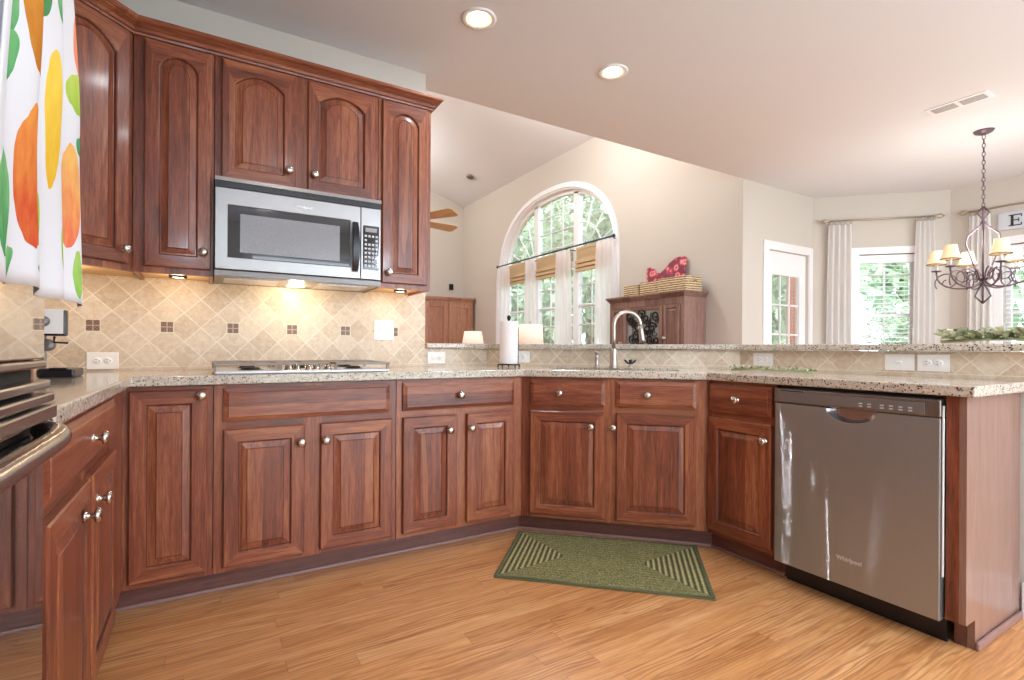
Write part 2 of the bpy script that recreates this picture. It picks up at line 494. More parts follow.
def fruit_cloth():
    """white kitchen towel printed with peaches, pears, limes and leaves (UV in metres)"""
    k = NT('fruit_print_cloth')
    tc = k.n('ShaderNodeTexCoord')
    vec = tc.outputs['UV']
    nz = k.n('ShaderNodeTexNoise'); nz.inputs['Scale'].default_value = 14; k.l(vec, nz.inputs['Vector'])
    va = k.n('ShaderNodeVectorMath', operation='MULTIPLY_ADD')
    k.l(nz.outputs['Color'], va.inputs[0]); va.inputs[1].default_value = (0.022, 0.022, 0); k.l(vec, va.inputs[2])
    sep = k.n('ShaderNodeSeparateXYZ'); k.l(va.outputs[0], sep.inputs[0])
    U, V = sep.outputs[0], sep.outputs[1]
    base = srgb('#e2e3e8')
    c = k.mix(0.0, base, base)
    n2 = k.noise(vec, 30, 3)
    # (u, v, ru, rv, angle, colour a, colour b)
    B = [  # pixel-like layout: x, y, rx, ry, angle, colours (low end, high end)
        (4, 58, 10, 16, 10, '#57995f', '#8cbf7e'), (16, 110, 6, 29, 0, '#5d9f68', '#93c98c'), (41, 62, 6, 22, 0, '#4d8a5a', '#6aa06a'),
        (54, 85, 3.5, 12, 0, '#4f9260', '#79b06f'), (57, 42, 2.6, 24, -10, '#58a060', '#7cb474'), (12, 165, 14, 18, 20, '#4f9a62', '#82bf7e'),
        (57, 157, 4, 16, 8, '#55955c', '#8cc27e'), (74, 152, 8, 9, 0, '#3f9260', '#60a870'), (10, 252, 13, 38, 0, '#4f9a60', '#8ac486'),
        (55, 262, 6, 22, -8, '#8db94a', '#b7d364'), (73, 277, 4.5, 22, 0, '#8ebf58', '#acd070'),
        (-6, 20, 9, 26, 0, '#559a60', '#80bb7a'), (48, 12, 6, 16, 0, '#5d9b60', '#7cb474'), (33, 290, 6, 3, 0, '#6aa06a', '#6aa06a'),
        (26, 97, 11, 54, -3, '#bf7a30', '#d99a4a'), (45, 160, 6.5, 55, 0, '#e3b53a', '#f0d25a'),
        (27, 225, 16, 52, 0, '#d0563a', '#e89a4e'), (68, 207, 13, 48, 0, '#e4785a', '#efc070'),
        (34, 60, 5, 20, 12, '#58a060', '#8ac486'), (38, 250, 5, 26, 0, '#8db94a', '#b7d364'), (62, 60, 4, 14, -15, '#4f9260', '#79b06f'), (20, 30, 6, 14, 25, '#5d9f68', '#93c98c'),
        (30, 165, 5, 12, 30, '#58a060', '#8ac486'), (60, 120, 4, 12, 20, '#4f9a60', '#82bf7e'), (16, 290, 7, 10, 10, '#4f9a60', '#8ac486'), (64, 290, 4, 10, 0, '#6aa06a', '#a3c34e'), (48, 60, 4, 18, -10, '#5d9f68', '#93c98c'),
        (73, 70, 8, 23, 5, '#ee8e70', '#f2a284'), (71, 109, 12, 18, 0, '#a3c34e', '#c4d96c'),
    ]
    blobs = [(x * 0.008 * 1.8 - 0.01, (305 - y) * 0.001443, rx * 0.008, ry * 0.001443, an, c1, c2) for (x, y, rx, ry, an, c1, c2) in B]
    for (u, v, ru, rv, ang, ca, cb) in blobs:
        ca_, sa_ = cos(radians(ang)), sin(radians(ang))
        du = k.math('SUBTRACT', U, u + 0.011); dv = k.math('SUBTRACT', V, v + 0.011)
        a = k.math('ADD', k.math('MULTIPLY', du, ca_ / ru), k.math('MULTIPLY', dv, sa_ / ru))
        b = k.math('ADD', k.math('MULTIPLY', du, -sa_ / rv), k.math('MULTIPLY', dv, ca_ / rv))
        r = k.math('ADD', k.math('MULTIPLY', a, a), k.math('MULTIPLY', b, b))
        ins = k.math('LESS_THAN', r, 1.0)
        tone = k.math('MULTIPLY_ADD', b, 0.5, 0.5)
        tone = k.math('ADD', tone, k.math('MULTIPLY', k.math('SUBTRACT', n2, 0.5), 1.2))
        x = k.n('ShaderNodeClamp'); k.l(tone, x.inputs[0])
        col = k.mix(x.outputs[0], srgb(ca), srgb(cb))
        c = k.mix(ins, c, col)
    d = k.n('ShaderNodeBsdfDiffuse'); t = k.n('ShaderNodeBsdfTranslucent')
    k.l(c, d.inputs[0]); k.l(c, t.inputs[0])
    mx = k.n('ShaderNodeMixShader'); mx.inputs[0].default_value = 0.2
    k.l(d.outputs[0], mx.inputs[1]); k.l(t.outputs[0], mx.inputs[2]); k.l(mx.outputs[0], k.out.inputs[0])
    return k.m
M['fruit'] = fruit_cloth()

# ------------------------------------------------------------------ mesh helpers
class MB:
    """collects shapes with material slots; build() links them as ONE mesh object"""
    def __init__(self):
        self.v = []; self.f = []; self.mi = []; self.sm = []; self.uv = {}
        self.mats = []
    def slot(self, m):
        if m not in self.mats:
            self.mats.append(m)
        return self.mats.index(m)
    def add(self, verts, faces, mat=0, smooth=False, uvs=None):
        o = len(self.v)
        self.v += [tuple(p) for p in verts]
        for i, f in enumerate(faces):
            if uvs is not None:
                self.uv[len(self.f)] = uvs[i]
            self.f.append([o + a for a in f]); self.mi.append(mat); self.sm.append(smooth)
        return self
    def box(self, x0, x1, y0, y1, z0, z1, mat=0, bev=0.0):
        if bev > 0:
            b = min(bev, (x1 - x0) / 2.01, (y1 - y0) / 2.01, (z1 - z0) / 2.01)
            bm = bmesh.new()
            bmesh.ops.create_cube(bm, size=1)
            for v in bm.verts:
                v.co = Vector(((x0 + x1) / 2 + v.co.x * (x1 - x0), (y0 + y1) / 2 + v.co.y * (y1 - y0), (z0 + z1) / 2 + v.co.z * (z1 - z0)))
            bmesh.ops.bevel(bm, geom=bm.edges[:], offset=b, segments=2, affect='EDGES', profile=0.5)
            self.bm(bm, mat)
            return self
        vs = [(x, y, z) for z in (z0, z1) for y in (y0, y1) for x in (x0, x1)]
        fs = [(0, 2, 3, 1), (4, 5, 7, 6), (0, 1, 5, 4), (2, 6, 7, 3), (0, 4, 6, 2), (1, 3, 7, 5)]
        return self.add(vs, fs, mat)
    def bm(self, bm, mat=0, smooth=False, mx=None):
        bm.verts.ensure_lookup_table(); bm.verts.index_update()
        vs = [(mx @ v.co if mx else v.co.copy()) for v in bm.verts]
        self.add(vs, [[v.index for v in f.verts] for f in bm.faces], mat, smooth)
        bm.free()
        return self
    def prism(self, outer, z0, z1, mat=0, holes=(), mx=None):
        """polygon in XY (with holes) extruded from z0 to z1"""
        bm = bmesh.new()
        es = []
        for lp in [outer] + list(holes):
            vs = [bm.verts.new((x, y, z0)) for x, y in lp]
            for i in range(len(vs)):
                es.append(bm.edges.new((vs[i], vs[(i + 1) % len(vs)])))
        if holes:
            bmesh.ops.triangle_fill(bm, use_beauty=True, use_dissolve=False, edges=es)
        else:
            bm.faces.new(list(bm.verts))
        r = bmesh.ops.extrude_face_region(bm, geom=bm.faces[:])
        for e in r['geom']:
            if isinstance(e, bmesh.types.BMVert):
                e.co.z = z1
        bmesh.ops.recalc_face_normals(bm, faces=bm.faces[:])
        return self.bm(bm, mat, mx=mx)
    def tube(self, pts, r, mat=0, seg=8, caps=True):
        pts = [Vector(p) for p in pts]
        n = len(pts)
        rs = r if isinstance(r, (list, tuple)) else [r] * n
        vs = []; fs = []
        up = Vector((0, 0, 1))
        t0 = (pts[1] - pts[0]).normalized()
        if abs(t0.dot(up)) > 0.95:
            up = Vector((1, 0, 0))
        a = t0.cross(up).normalized()
        for i, p in enumerate(pts):
            t = (pts[min(i + 1, n - 1)] - pts[max(i - 1, 0)])
            t = t.normalized() if t.length > 1e-9 else t0
            a = (a - t * a.dot(t))
            a = a.normalized() if a.length > 1e-6 else t.orthogonal().normalized()
            b = t.cross(a)
            for j in range(seg):
                q = 2 * pi * j / seg
                vs.append(p + (a * cos(q) + b * sin(q)) * rs[i])
        for i in range(n - 1):
            for j in range(seg):
                k2 = (j + 1) % seg
                fs.append((i * seg + j, i * seg + k2, (i + 1) * seg + k2, (i + 1) * seg + j))
        if caps:
            fs.append(tuple(range(seg))[::-1]); fs.append(tuple((n - 1) * seg + j for j in range(seg)))
        return self.add(vs, fs, mat, True)
    def lathe(self, prof, c=(0, 0, 0), axis='z', mat=0, seg=20, smooth=True, caps=True):
        """profile of (radius, height); axis z, or -y (outward from a cabinet face), or x"""
        vs = []; fs = []
        for (r, h) in prof:
            for j in range(seg):
                q = 2 * pi * j / seg
                if axis == 'z':
                    p = (c[0] + r * cos(q), c[1] + r * sin(q), c[2] + h)
                elif axis == '-y':
                    p = (c[0] + r * cos(q), c[1] - h, c[2] + r * sin(q))
                elif axis == 'x':
                    p = (c[0] + h, c[1] + r * cos(q), c[2] + r * sin(q))
                vs.append(p)
        n = len(prof)
        for i in range(n - 1):
            for j in range(seg):
                k2 = (j + 1) % seg
                fs.append((i * seg + j, i * seg + k2, (i + 1) * seg + k2, (i + 1) * seg + j))
        if caps:
            fs.append(tuple(range(seg))[::-1]); fs.append(tuple((n - 1) * seg + j for j in range(seg)))
        return self.add(vs, fs, mat, smooth)
    def grid(self, fn, nu, nv, mat=0, smooth=True, uvfn=None):
        vs = [fn(i / nu, j / nv) for j in range(nv + 1) for i in range(nu + 1)]
        fs = []; uvs = []
        for j in range(nv):
            for i in range(nu):
                a = j * (nu + 1) + i
                fs.append((a, a + 1, a + nu + 2, a + nu + 1))
                if uvfn:
                    uvs.append([uvfn(i / nu, j / nv), uvfn((i + 1) / nu, j / nv), uvfn((i + 1) / nu, (j + 1) / nv), uvfn(i / nu, (j + 1) / nv)])
        return self.add(vs, fs, mat, smooth, uvs if uvfn else None)
    def build(self, name, mats, parent=None, loc=(0, 0, 0), rotz=0, recalc=True, solid=0.0):
        me = bpy.data.meshes.new(name)
        me.from_pydata(self.v, [], self.f)
        if not isinstance(mats, (list, tuple)):
            mats = [mats]
        for m in mats:
            me.materials.append(m)
        me.polygons.foreach_set('material_index', self.mi)
        me.polygons.foreach_set('use_smooth', self.sm)
        if self.uv:
            ul = me.uv_layers.new(name='UVMap')
            for p in me.polygons:
                u = self.uv.get(p.index)
                if u:
                    for li, uvv in zip(p.loop_indices, u):
                        ul.data[li].uv = uvv
        if recalc:
            bm = bmesh.new(); bm.from_mesh(me)
            bmesh.ops.recalc_face_normals(bm, faces=bm.faces[:])
            bm.to_mesh(me); bm.free()
        me.update()
        o = bpy.data.objects.new(name, me)
        COL.objects.link(o)
        if parent is not None:
            o.parent = parent
        o.location = loc
        o.rotation_euler = (0, 0, rotz)
        if solid:
            s = o.modifiers.new('solidify', 'SOLIDIFY'); s.thickness = solid; s.offset = 0
        return o

def tag(o, label=None, cat=None, group=None, kind=None):
    if label: o['label'] = label
    if cat: o['category'] = cat
    if group: o['group'] = group
    if kind: o['kind'] = kind
    return o
def thing(name, label, cat, loc=(0, 0, 0), rotz=0, group=None):
    o = bpy.data.objects.new(name, None)
    o.empty_display_size = 0.1
    COL.objects.link(o); o.location = loc; o.rotation_euler = (0, 0, rotz)
    return tag(o, label, cat, group)
def struct_root(name, loc=(0, 0, 0), rotz=0):
    o = bpy.data.objects.new(name, None)
    o.empty_display_size = 0.1
    COL.objects.link(o); o.location = loc; o.rotation_euler = (0, 0, rotz)
    o['kind'] = 'structure'
    return o
def struct(name, mb, mats, parent=None, **kw):
    o = mb.build(name, mats, parent, **kw)
    if parent is None:
        o['kind'] = 'structure'
    return o
def dup(root, loc=None, rotz=None, label=None, group=None):
    r = root.copy(); COL.objects.link(r)
    if loc is not None: r.location = loc
    if rotz is not None: r.rotation_euler = (r.rotation_euler[0], r.rotation_euler[1], rotz)
    if label: r['label'] = label
    if group: r['group'] = group
    for ch in list(root.children):
        c = ch.copy(); COL.objects.link(c); c.parent = r
        for g in list(ch.children):
            d = g.copy(); COL.objects.link(d); d.parent = c
    return r
def text_part(name, s, size, parent, mat, loc, rot, extrude=0.0008, bold=False, sx=1.0):
    cu = bpy.data.curves.new(name, 'FONT')
    cu.body = s; cu.size = size; cu.extrude = extrude; cu.align_x = 'CENTER'; cu.align_y = 'CENTER'
    if bold: cu.offset = size * 0.02
    tmp = bpy.data.objects.new(name + '_tmp', cu)
    COL.objects.link(tmp)
    bpy.context.view_layer.update()
    dg = bpy.context.evaluated_depsgraph_get()
    me = bpy.data.meshes.new_from_object(tmp.evaluated_get(dg))
    bpy.data.objects.remove(tmp)
    me.materials.clear(); me.materials.append(mat)
    o = bpy.data.objects.new(name, me)
    COL.objects.link(o)
    if parent is not None: o.parent = parent
    o.location = loc; o.rotation_euler = rot; o.scale = (sx, 1, 1)
    return o
def point_light(name, loc, power, col=(1, 0.9, 0.75), r=0.03, parent=None):
    d = bpy.data.lights.new(name, 'POINT'); d.energy = power; d.color = col; d.shadow_soft_size = r
    o = bpy.data.objects.new(name, d); COL.objects.link(o); o.location = loc
    if parent is not None: o.parent = parent
    return o

CEIL = 2.735
XG = 4.585          # gable wall plane
XR = 6.76           # breakfast room outer wall
KX = 1.17           # end of the full-height kitchen wall
BX0, BX1 = -0.88, 6.76
YB = -2.6           # wall behind the camera

# ------------------------------------------------------------------ floor and outside ground
mb = MB(); mb.box(-5.0, 7.0, YB - 0.2, 9.9, -0.1, 0.0)
struct('floor', mb, M['floor'])
mb = MB(); mb.box(-40, 60, -40, 60, -0.5, -0.35)
tag(mb.build('lawn', M['lawn']), 'mown green lawn outside the windows', 'lawn', kind='stuff')

# ------------------------------------------------------------------ walls
def wall_with_holes(name, p0, p1, z0, z1, thick, holes, mat, side=1):
    """vertical wall from p0 to p1 (plan), thickness to the left of travel * side; holes are (s, z) loops"""
    d = Vector((p1[0] - p0[0], p1[1] - p0[1])); L = d.length; d.normalize()
    mbx = MB()
    mbx.prism([(0, z0), (L, z0), (L, z1), (0, z1)], 0, thick, holes=holes)
    nrm = Vector((-d.y, d.x)) * side
    for i, (s, z, t) in enumerate(mbx.v):
        mbx.v[i] = (p0[0] + d.x * s + nrm.x * t, p0[1] + d.y * s + nrm.y * t, z)
    return struct(name, mbx, mat)
def rect(s0, s1, z0, z1):
    return [(s0, z0), (s1, z0), (s1, z1), (s0, z1)]

# kitchen wall with the cooktop
mb = MB(); mb.box(-0.88, KX, 3.02, 3.20, 0, CEIL)
struct('wall_front', mb, M['wall'])
# left wall, wall behind, far right part
wall_with_holes('wall_left', (-0.88, YB), (-0.88, 3.20), 0, CEIL, 0.15, [], M['wall'], 1)
wall_with_holes('wall_rear', (BX1 + 0.15, YB), (-1.03, YB), 0, CEIL, 0.15,
                [rect(0.9, 6.4, 0.02, 2.35)], M['wall'], 1)  # wide opening added out of view to flood the room with daylight
# door wall of the breakfast room
wall_with_holes('wall_patio', (XG, 3.2), (5.83, 3.2), 0, CEIL, 0.12, [rect(0.42, 1.17, -0.01 + 0.02, 2.08)], M['wall'], 1)
D1 = sqrt(2) * 0.93
wall_with_holes('wall_bay', (5.83, 3.2), (6.76, 2.27), 0, CEIL, 0.12, [rect(0.46, 1.02, 0.75, 2.08)], M['wall'], 1)
wall_with_holes('wall_right', (6.76, 2.27), (6.76, YB), 0, CEIL, 0.12,
                [rect(0.42, 1.50, 0.75, 2.08), rect(2.1, 3.1, 0.75, 2.08)], M['wall'], 1)
# baseboards
def baseboard(name, p0, p1):
    d = Vector((p1[0] - p0[0], p1[1] - p0[1])); L = d.length; a = math.atan2(d.y, d.x)
    m_ = MB(); m_.box(0, L, -0.015, 0.0, 0, 0.13); m_.box(0, L, -0.022, 0, 0, 0.02)
    return struct(name, m_, M['trim'], loc=(p0[0], p0[1], 0), rotz=a)
baseboard('baseboard_patio', (XG, 3.2), (4.97, 3.2))
baseboard('baseboard_bay', (5.83, 3.2), (6.76, 2.27))
baseboard('baseboard_right', (6.76, 2.27), (6.76, YB))

# great room: gable wall with the arched opening
def arch_z(y, cy=6.54, hw=1.50, z0=2.28, h=1.17, n=2.3):
    t = min(1.0, abs((y - cy) / hw))
    return z0 + h * max(0.0, 1 - t ** n) ** (1 / n)
WY0, WY1, WZ0 = 5.04, 8.04, 0.75
def arch_loop(inset=0.0, z_bottom=WZ0, n=40):
    cy = 6.54; hw = 1.50 - inset
    pts = [(cy - hw, z_bottom), (cy + hw, z_bottom)]
    for i in range(n + 1):
        a = pi * i / n
        yy = cy + hw * (abs(cos(a)) ** (2 / 2.3)) * (1 if cos(a) >= 0 else -1)
        zz = 2.28 + (1.17 - inset) * (abs(sin(a)) ** (2 / 2.3))
        if i == 0 or i == n:
            yy = cy + (hw if i == 0 else -hw); zz = 2.28
        pts.append((yy, zz))
    return pts
mb = MB()
mb.prism([(3.32, 0), (9.8, 0), (9.8, 5.6), (3.32, 5.6)], 0, 0.18, holes=[arch_loop()])
mb.v = [(XG + t, y, z) for (y, z, t) in mb.v]
mb.box(XG, XG + 0.18, 3.2, 3.3195, CEIL + 0.0005, 5.6)
struct('wall_gable', mb, M['wall'])
mb = MB(); mb.box(-4.0, XG, 9.65, 9.8, 0, 6.2)
struct('wall_far', mb, M['wall'])
mb = MB(); mb.box(-4.15, -4.0, 3.2, 9.8, 0, 6.2)
struct('wall_side', mb, M['wall'])
mb = MB(); mb.box(-4.0, -0.88, 3.05, 3.2, 0, 6.2)
struct('wall_inner', mb, M['wall'])
mb = MB(); mb.box(-0.88, XG, 3.08, 3.2, CEIL + 0.12, 6.2)
struct('wall_upper', mb, M['wall'])
# kitchen ceiling (flat slab) and the vaulted ceiling of the great room
mb = MB()
mb.prism([(-1.03, YB - 0.15), (6.9, YB - 0.15), (6.9, 2.3), (5.9, 3.32), (XG + 0.181, 3.32), (XG + 0.181, 3.2), (-1.03, 3.2)], CEIL, CEIL + 0.12)
struct('ceiling', mb, M['ceiling'])
sl = 0.335
mb = MB()
mb.add([(XG + .1, 3.0, 4.0 - .1 * sl), (XG + .1, 9.8, 4.0 - .1 * sl), (0.5, 9.8, 4.0 + (XG - 0.5) * sl), (0.5, 3.0, 4.0 + (XG - 0.5) * sl),
        (-4.1, 9.8, 4.0 + (XG - 0.5) * sl - 4.6 * sl), (-4.1, 3.0, 4.0 + (XG - 0.5) * sl - 4.6 * sl)],
       [(0, 1, 2, 3), (3, 2, 4, 5)])
struct('ceiling_vault', mb, M['ceiling'], solid=0.1)

# peninsula knee wall
def off_line(b, k_, d):
    """plan polyline along the knee wall at the given offsets: y=b, x+y=k_, x=d"""
    return [(k_ - b, b), (d, k_ - d)]
K0 = 4.63
def pen_poly(y_in, k_in, x_in, y_out, k_out, x_out, xs, ye):
    a = off_line(y_in, k_in, x_in); b = off_line(y_out, k_out, x_out)
    return [(xs, y_in), a[0], a[1], (x_in, ye), (x_out, ye), b[1], b[0], (xs, y_out)]
mb = MB()
mb.prism(pen_poly(3.035, K0 + 0.02, 2.735, 3.15, K0 + 0.18, 2.85, KX, 0.50), 0, 1.028)
struct('wall_peninsula', mb, M['wall'])
m_ = MB(); m_.box(2.72, 2.735, 0.50, 0.685, 0, 0.13); m_.box(2.714, 2.735, 0.50, 0.685, 0, 0.02)
struct('baseboard_peninsula', m_, M['trim'])

def tile_panel(name, p0, p1, z0, z1, mat, thick=0.012, u_of=None):
    """thin tiled slab standing just proud of the wall behind it; p0->p1 seen left to right"""
    d = Vector((p1[0] - p0[0], p1[1] - p0[1])); L = d.length; d.normalize()
    nrm = Vector((-d.y, d.x))      # away from the viewer
    q = [(p0[0], p0[1]), (p1[0], p1[1])]
    vs = []
    for t in (0, thick):
        for (x, y) in q:
            for z in (z0, z1):
                vs.append((x + nrm.x * t, y + nrm.y * t, z))
    u0, u1 = u_of
    fs = [(0, 2, 3, 1), (4, 5, 7, 6), (1, 3, 7, 5), (0, 4, 6, 2), (0, 1, 5, 4), (2, 6, 7, 3)]
    uvf = [(u0, z0), (u1, z0), (u1, z1), (u0, z1)]
    uvs = [uvf, [(u0, z0)] * 4, [(u0, z1)] * 4, [(u0, z0)] * 4, [(u0, z0)] * 4, [(u1, z0)] * 4]
    m_ = MB(); m_.add(vs, fs, 0, False, uvs)
    return struct(name, m_, mat, recalc=False)
tile_panel('trim_1', (-0.868, 3.008), (KX, 3.008), 0.914, 1.40, M['tile_wall'], u_of=(-0.868, KX))
a = off_line(3.02, K0, 2.72)
tile_panel('trim_2', (KX, 3.02), a[0], 0.914, 1.028, M['tile_b'], u_of=(KX, a[0][0]))
Lc = (Vector(a[1]) - Vector(a[0])).length
tile_panel('trim_3', a[0], a[1], 0.914, 1.028, M['tile_c'], u_of=(0, Lc))
tile_panel('trim_4', a[1], (2.72, 0.50), 0.914, 1.028, M['tile_d'], u_of=(-a[1][1], -0.50))
# tile on the left wall
m_ = MB(); m_.add([(-0.868, 1.26, 0.914), (-0.868, 3.008, 0.914), (-0.868, 3.008, 1.40), (-0.868, 1.26, 1.40)], [(0, 1, 2, 3)], 0, False,
                  [[(1.26, 0.914), (3.008, 0.914), (3.008, 1.40), (1.26, 1.40)]])
struct('trim_5', m_, M['tile_wall'], recalc=False)

# ------------------------------------------------------------------ counters
FA, FB, FD = -0.27, 2.415, 2.20
KF = FB + 1.51      # x + y on the sink run's face
OV = 0.03
def face_poly(off):
    """front line of the counter at distance off in front of the cabinet faces"""
    k_ = KF - off * sqrt(2)
    yb = FB - off; xd = FD - off; xa = FA + off
    return [(xa, yb), (k_ - yb, yb), (xd, k_ - xd)]
fp = face_poly(OV)
back = off_line(3.02, K0, 2.72)
outer = [(-0.88 + 0.012, 1.258), (fp[0][0], 1.258), fp[0], fp[1], fp[2], (FD - OV, 0.661), (2.72, 0.661), back[1], back[0], (KX, 3.02), (KX, 3.008), (-0.868, 3.008)]
cc = Vector((1.855, 2.070)); dC = Vector((cos(-pi / 4), sin(-pi / 4))); nC = Vector((sin(pi / 4), cos(pi / 4)))
def inC(s, o_):
    """point s along the sink run (centred), o_ behind its face"""
    p = cc + dC * s + nC * o_
    return (p.x, p.y)
sink_hole = [inC(-0.36, 0.10), inC(0.36, 0.10), inC(0.36, 0.40), inC(-0.36, 0.40)]
mb = MB(); mb.prism(outer, 0.876, 0.914, holes=[sink_hole])
ct = mb.build('countertop', M['granite'])
bv = ct.modifiers.new('bevel', 'BEVEL'); bv.width = 0.005; bv.segments = 2; bv.limit_method = 'ANGLE'
tag(ct, 'speckled beige granite worktop running around the kitchen below the tiles', 'countertop')
mb = MB()
mb.prism(pen_poly(2.98, K0 - 0.057, 2.68, 3.34, K0 + 0.44, 3.06, KX + 0.002, 0.44), 1.030, 1.060)
bt = mb.build('bar_countertop', M['granite'])
bv = bt.modifiers.new('bevel', 'BEVEL'); bv.width = 0.005; bv.segments = 2; bv.limit_method = 'ANGLE'
tag(bt, 'raised granite bar ledge on top of the low tiled wall', 'bar countertop')

# undermount sink
th = thing('kitchen_sink', 'stainless undermount sink set in the granite below the tall faucet', 'sink', (inC(0, 0.25)[0], inC(0, 0.25)[1], 0.70), -pi / 4)
m_ = MB()
w_, d_ = 0.368, 0.158
for (x0, x1, y0, y1, z0, z1) in ((-w_, w_, -d_, d_, 0.0, 0.006), (-w_, -w_ + 0.006, -d_, d_, 0.006, 0.175), (w_ - 0.006, w_, -d_, d_, 0.006, 0.175),
                                 (-w_ + .006, w_ - .006, -d_, -d_ + 0.006, 0.006, 0.175), (-w_ + .006, w_ - .006, d_ - 0.006, d_, 0.006, 0.175)):
    m_.box(x0, x1, y0, y1, z0, z1)
m_.build('basin', M['steel'], th)
m_ = MB(); m_.lathe([(0.0, 0.006), (0.04, 0.006), (0.045, 0.009), (0.02, 0.008)], mat=0); m_.build('drain', M['nickel'], th)

# ------------------------------------------------------------------ cabinet parts
def loop_rect(x0, x1, z0, z1, ins, y, arch=0.0, nt=14):
    """closed loop of the inset rectangle whose top edge may be arched, in local XZ at depth y"""
    a, b, c, d = x0 + ins, x1 - ins, z0 + ins, z1 - ins
    pts = [(a, y, c), (b, y, c), (b, y, d - arch)]
    for i in range(1, nt):
        t = i / nt
        xx = b + (a - b) * t
        s_ = 1 - (2 * t - 1) ** 2
        zz = d - arch + arch * (s_ ** (0.62 if x1 - x0 < 0.28 else 0.9) if arch else 0)
        pts.append((xx, y, zz))
    pts.append((a, y, d - arch))
    return pts
def door_mesh(x0, x1, z0, z1, arch=0.0, t=0.02, fr=0.052):
    """raised-panel door, local: front towards -y; material 0 vertical grain, 1 horizontal"""
    m_ = MB()
    levels = [(0.0, -0.0005, 0), (0.0, -t + 0.004, 0), (0.004, -t, 0), (fr, -t, 1), (fr + 0.004, -t + 0.004, 1), (fr + 0.007, -t + 0.010, 1),
              (fr + 0.011, -t + 0.010, 1), (fr + 0.033, -t + 0.003, 1), (fr + 0.0345, -t + 0.0045, 1), (fr + 0.036, -t + 0.002, 1)]
    loops = []
    for (ins, y, ar) in levels:
        loops.append(loop_rect(x0, x1, z0, z1, ins, y, arch if ar else 0.0))
    n = len(loops[0])
    vs = [p for lp in loops for p in lp]
    base = len(m_.v)
    m_.v += vs
    def addf(f, mi, sm=False):
        m_.f.append([base + i for i in f]); m_.mi.append(mi); m_.sm.append(sm)
    for L in range(len(loops) - 1):
        for i in range(n):
            j = (i + 1) % n
            horiz = (i == 0) or (2 <= i < n - 1)
            addf([L * n + i, L * n + j, (L + 1) * n + j, (L + 1) * n + i], 2 if L in (4, 7) else (1 if (horiz and L < 3) else 0))
    addf([(len(loops) - 1) * n + i for i in range(n)], 0)
    addf([i for i in range(n)][::-1], 0)
    return m_
def drawer_mesh(x0, x1, z0, z1, t=0.02):
    m_ = MB()
    levels = [(0.0, -0.0005), (0.0, -t + 0.008), (0.016, -t + 0.003), (0.018, -t), (0.02, -t)]
    loops = [[(x0 + i, y, z0 + i), (x1 - i, y, z0 + i), (x1 - i, y, z1 - i), (x0 + i, y, z1 - i)] for i, y in levels]
    vs = [p for lp in loops for p in lp]
    fs = []
    for L in range(len(loops) - 1):
        for i in range(4):
            j = (i + 1) % 4
            fs.append((L * 4 + i, L * 4 + j, (L + 1) * 4 + j, (L + 1) * 4 + i))
    fs.append(tuple((len(loops) - 1) * 4 + i for i in range(4))); fs.append((3, 2, 1, 0))
    m_.add(vs, fs, 0)
    return m_
KNOB = [(r_ * 1.15, h_ * 1.05) for r_, h_ in [(0.0115, 0.0), (0.0115, 0.002), (0.006, 0.004), (0.0052, 0.012), (0.008, 0.017), (0.0155, 0.020), (0.0165, 0.024), (0.0145, 0.029), (0.007, 0.032), (0.0, 0.0325)]]
def knob(parent, x, z, y=-0.02):
    m_ = MB(); m_.lathe(KNOB, (0, 0, 0), '-y', caps=False)
    return m_.build('knob', M['nickel'], parent, loc=(x, y, z))
M['glaze'] = plain('dark_glaze', '#4a2a20', 0.5)
WV = [M['cherry'], M['cherry_h'], M['glaze']]
DZ0, DZ1, RZ0, RZ1 = 0.125, 0.690, 0.722, 0.858
def base_cabinet(label, loc, rotz, width, doors, drawers, depth=0.585, openings=None, name='base_cabinet', back_poly=None, group='cherry base cabinets', kz=0.615):
    th = thing(name, label, 'cabinet', (loc[0], loc[1], 0), rotz, group)
    m_ = MB()
    # face frame: rails and stiles, with the box behind
    xs = sorted(set([0.0, width]))
    if back_poly is None:
        m_.box(0.001, width - 0.001, 0.019, depth, 0.102, 0.870)
    else:
        m_.prism(back_poly, 0.102, 0.870)
    m_.build('carcass', M['cherry'], th)
    m_ = MB()
    st = []
    for (a, b, *_r) in doors:
        st.append((a, b))
    st.sort()
    edges = [0.0] + [v for ab in st for v in ab] + [width]
    for i in range(0, len(edges), 2):
        a, b = edges[i], edges[i + 1]
        lo = a if i == 0 else a - 0.0 - 0.008
        hi = b if i == len(edges) - 2 else b + 0.008
        lo = 0.0005 if i == 0 else lo
        hi = width - 0.0005 if i == len(edges) - 2 else hi
        m_.box(lo, hi, 0.0, 0.018, 0.102, 0.872)
    m_.box(0.0005, width - 0.0005, 0.001, 0.0185, 0.102, 0.135, 1)
    m_.box(0.0005, width - 0.0005, 0.001, 0.0185, 0.682, 0.730, 1)
    m_.box(0.0005, width - 0.0005, 0.001, 0.0185, 0.850, 0.873, 1)
    m_.build('face_frame', WV, th)
    for (a, b, kx, *r) in doors:
        z1 = r[0] if r else DZ1
        d = door_mesh(a, b, DZ0, z1).build('door', WV, th)
        if kx is not None:
            knob(d, kx, r[1] if len(r) > 1 else kz)
    for (a, b, kx) in drawers:
        d = drawer_mesh(a, b, RZ0, RZ1).build('drawer', M['cherry_h'], th)
        if kx is not None:
            knob(d, kx, 0.790)
    return th
# left run (faces +x); local x = world y - 1.31
base_cabinet('cherry base cabinet beside the wall oven, one wide drawer over two doors', (FA, 1.256), pi / 2, 1.1585,
             [(0.015, 0.425, 0.345), (0.462, 0.860, 0.515)], [(0.015, 0.860, 0.445)], back_poly=[(0.001, 0.019), (0.856, 0.019), (0.856, 0.585), (0.001, 0.585)])
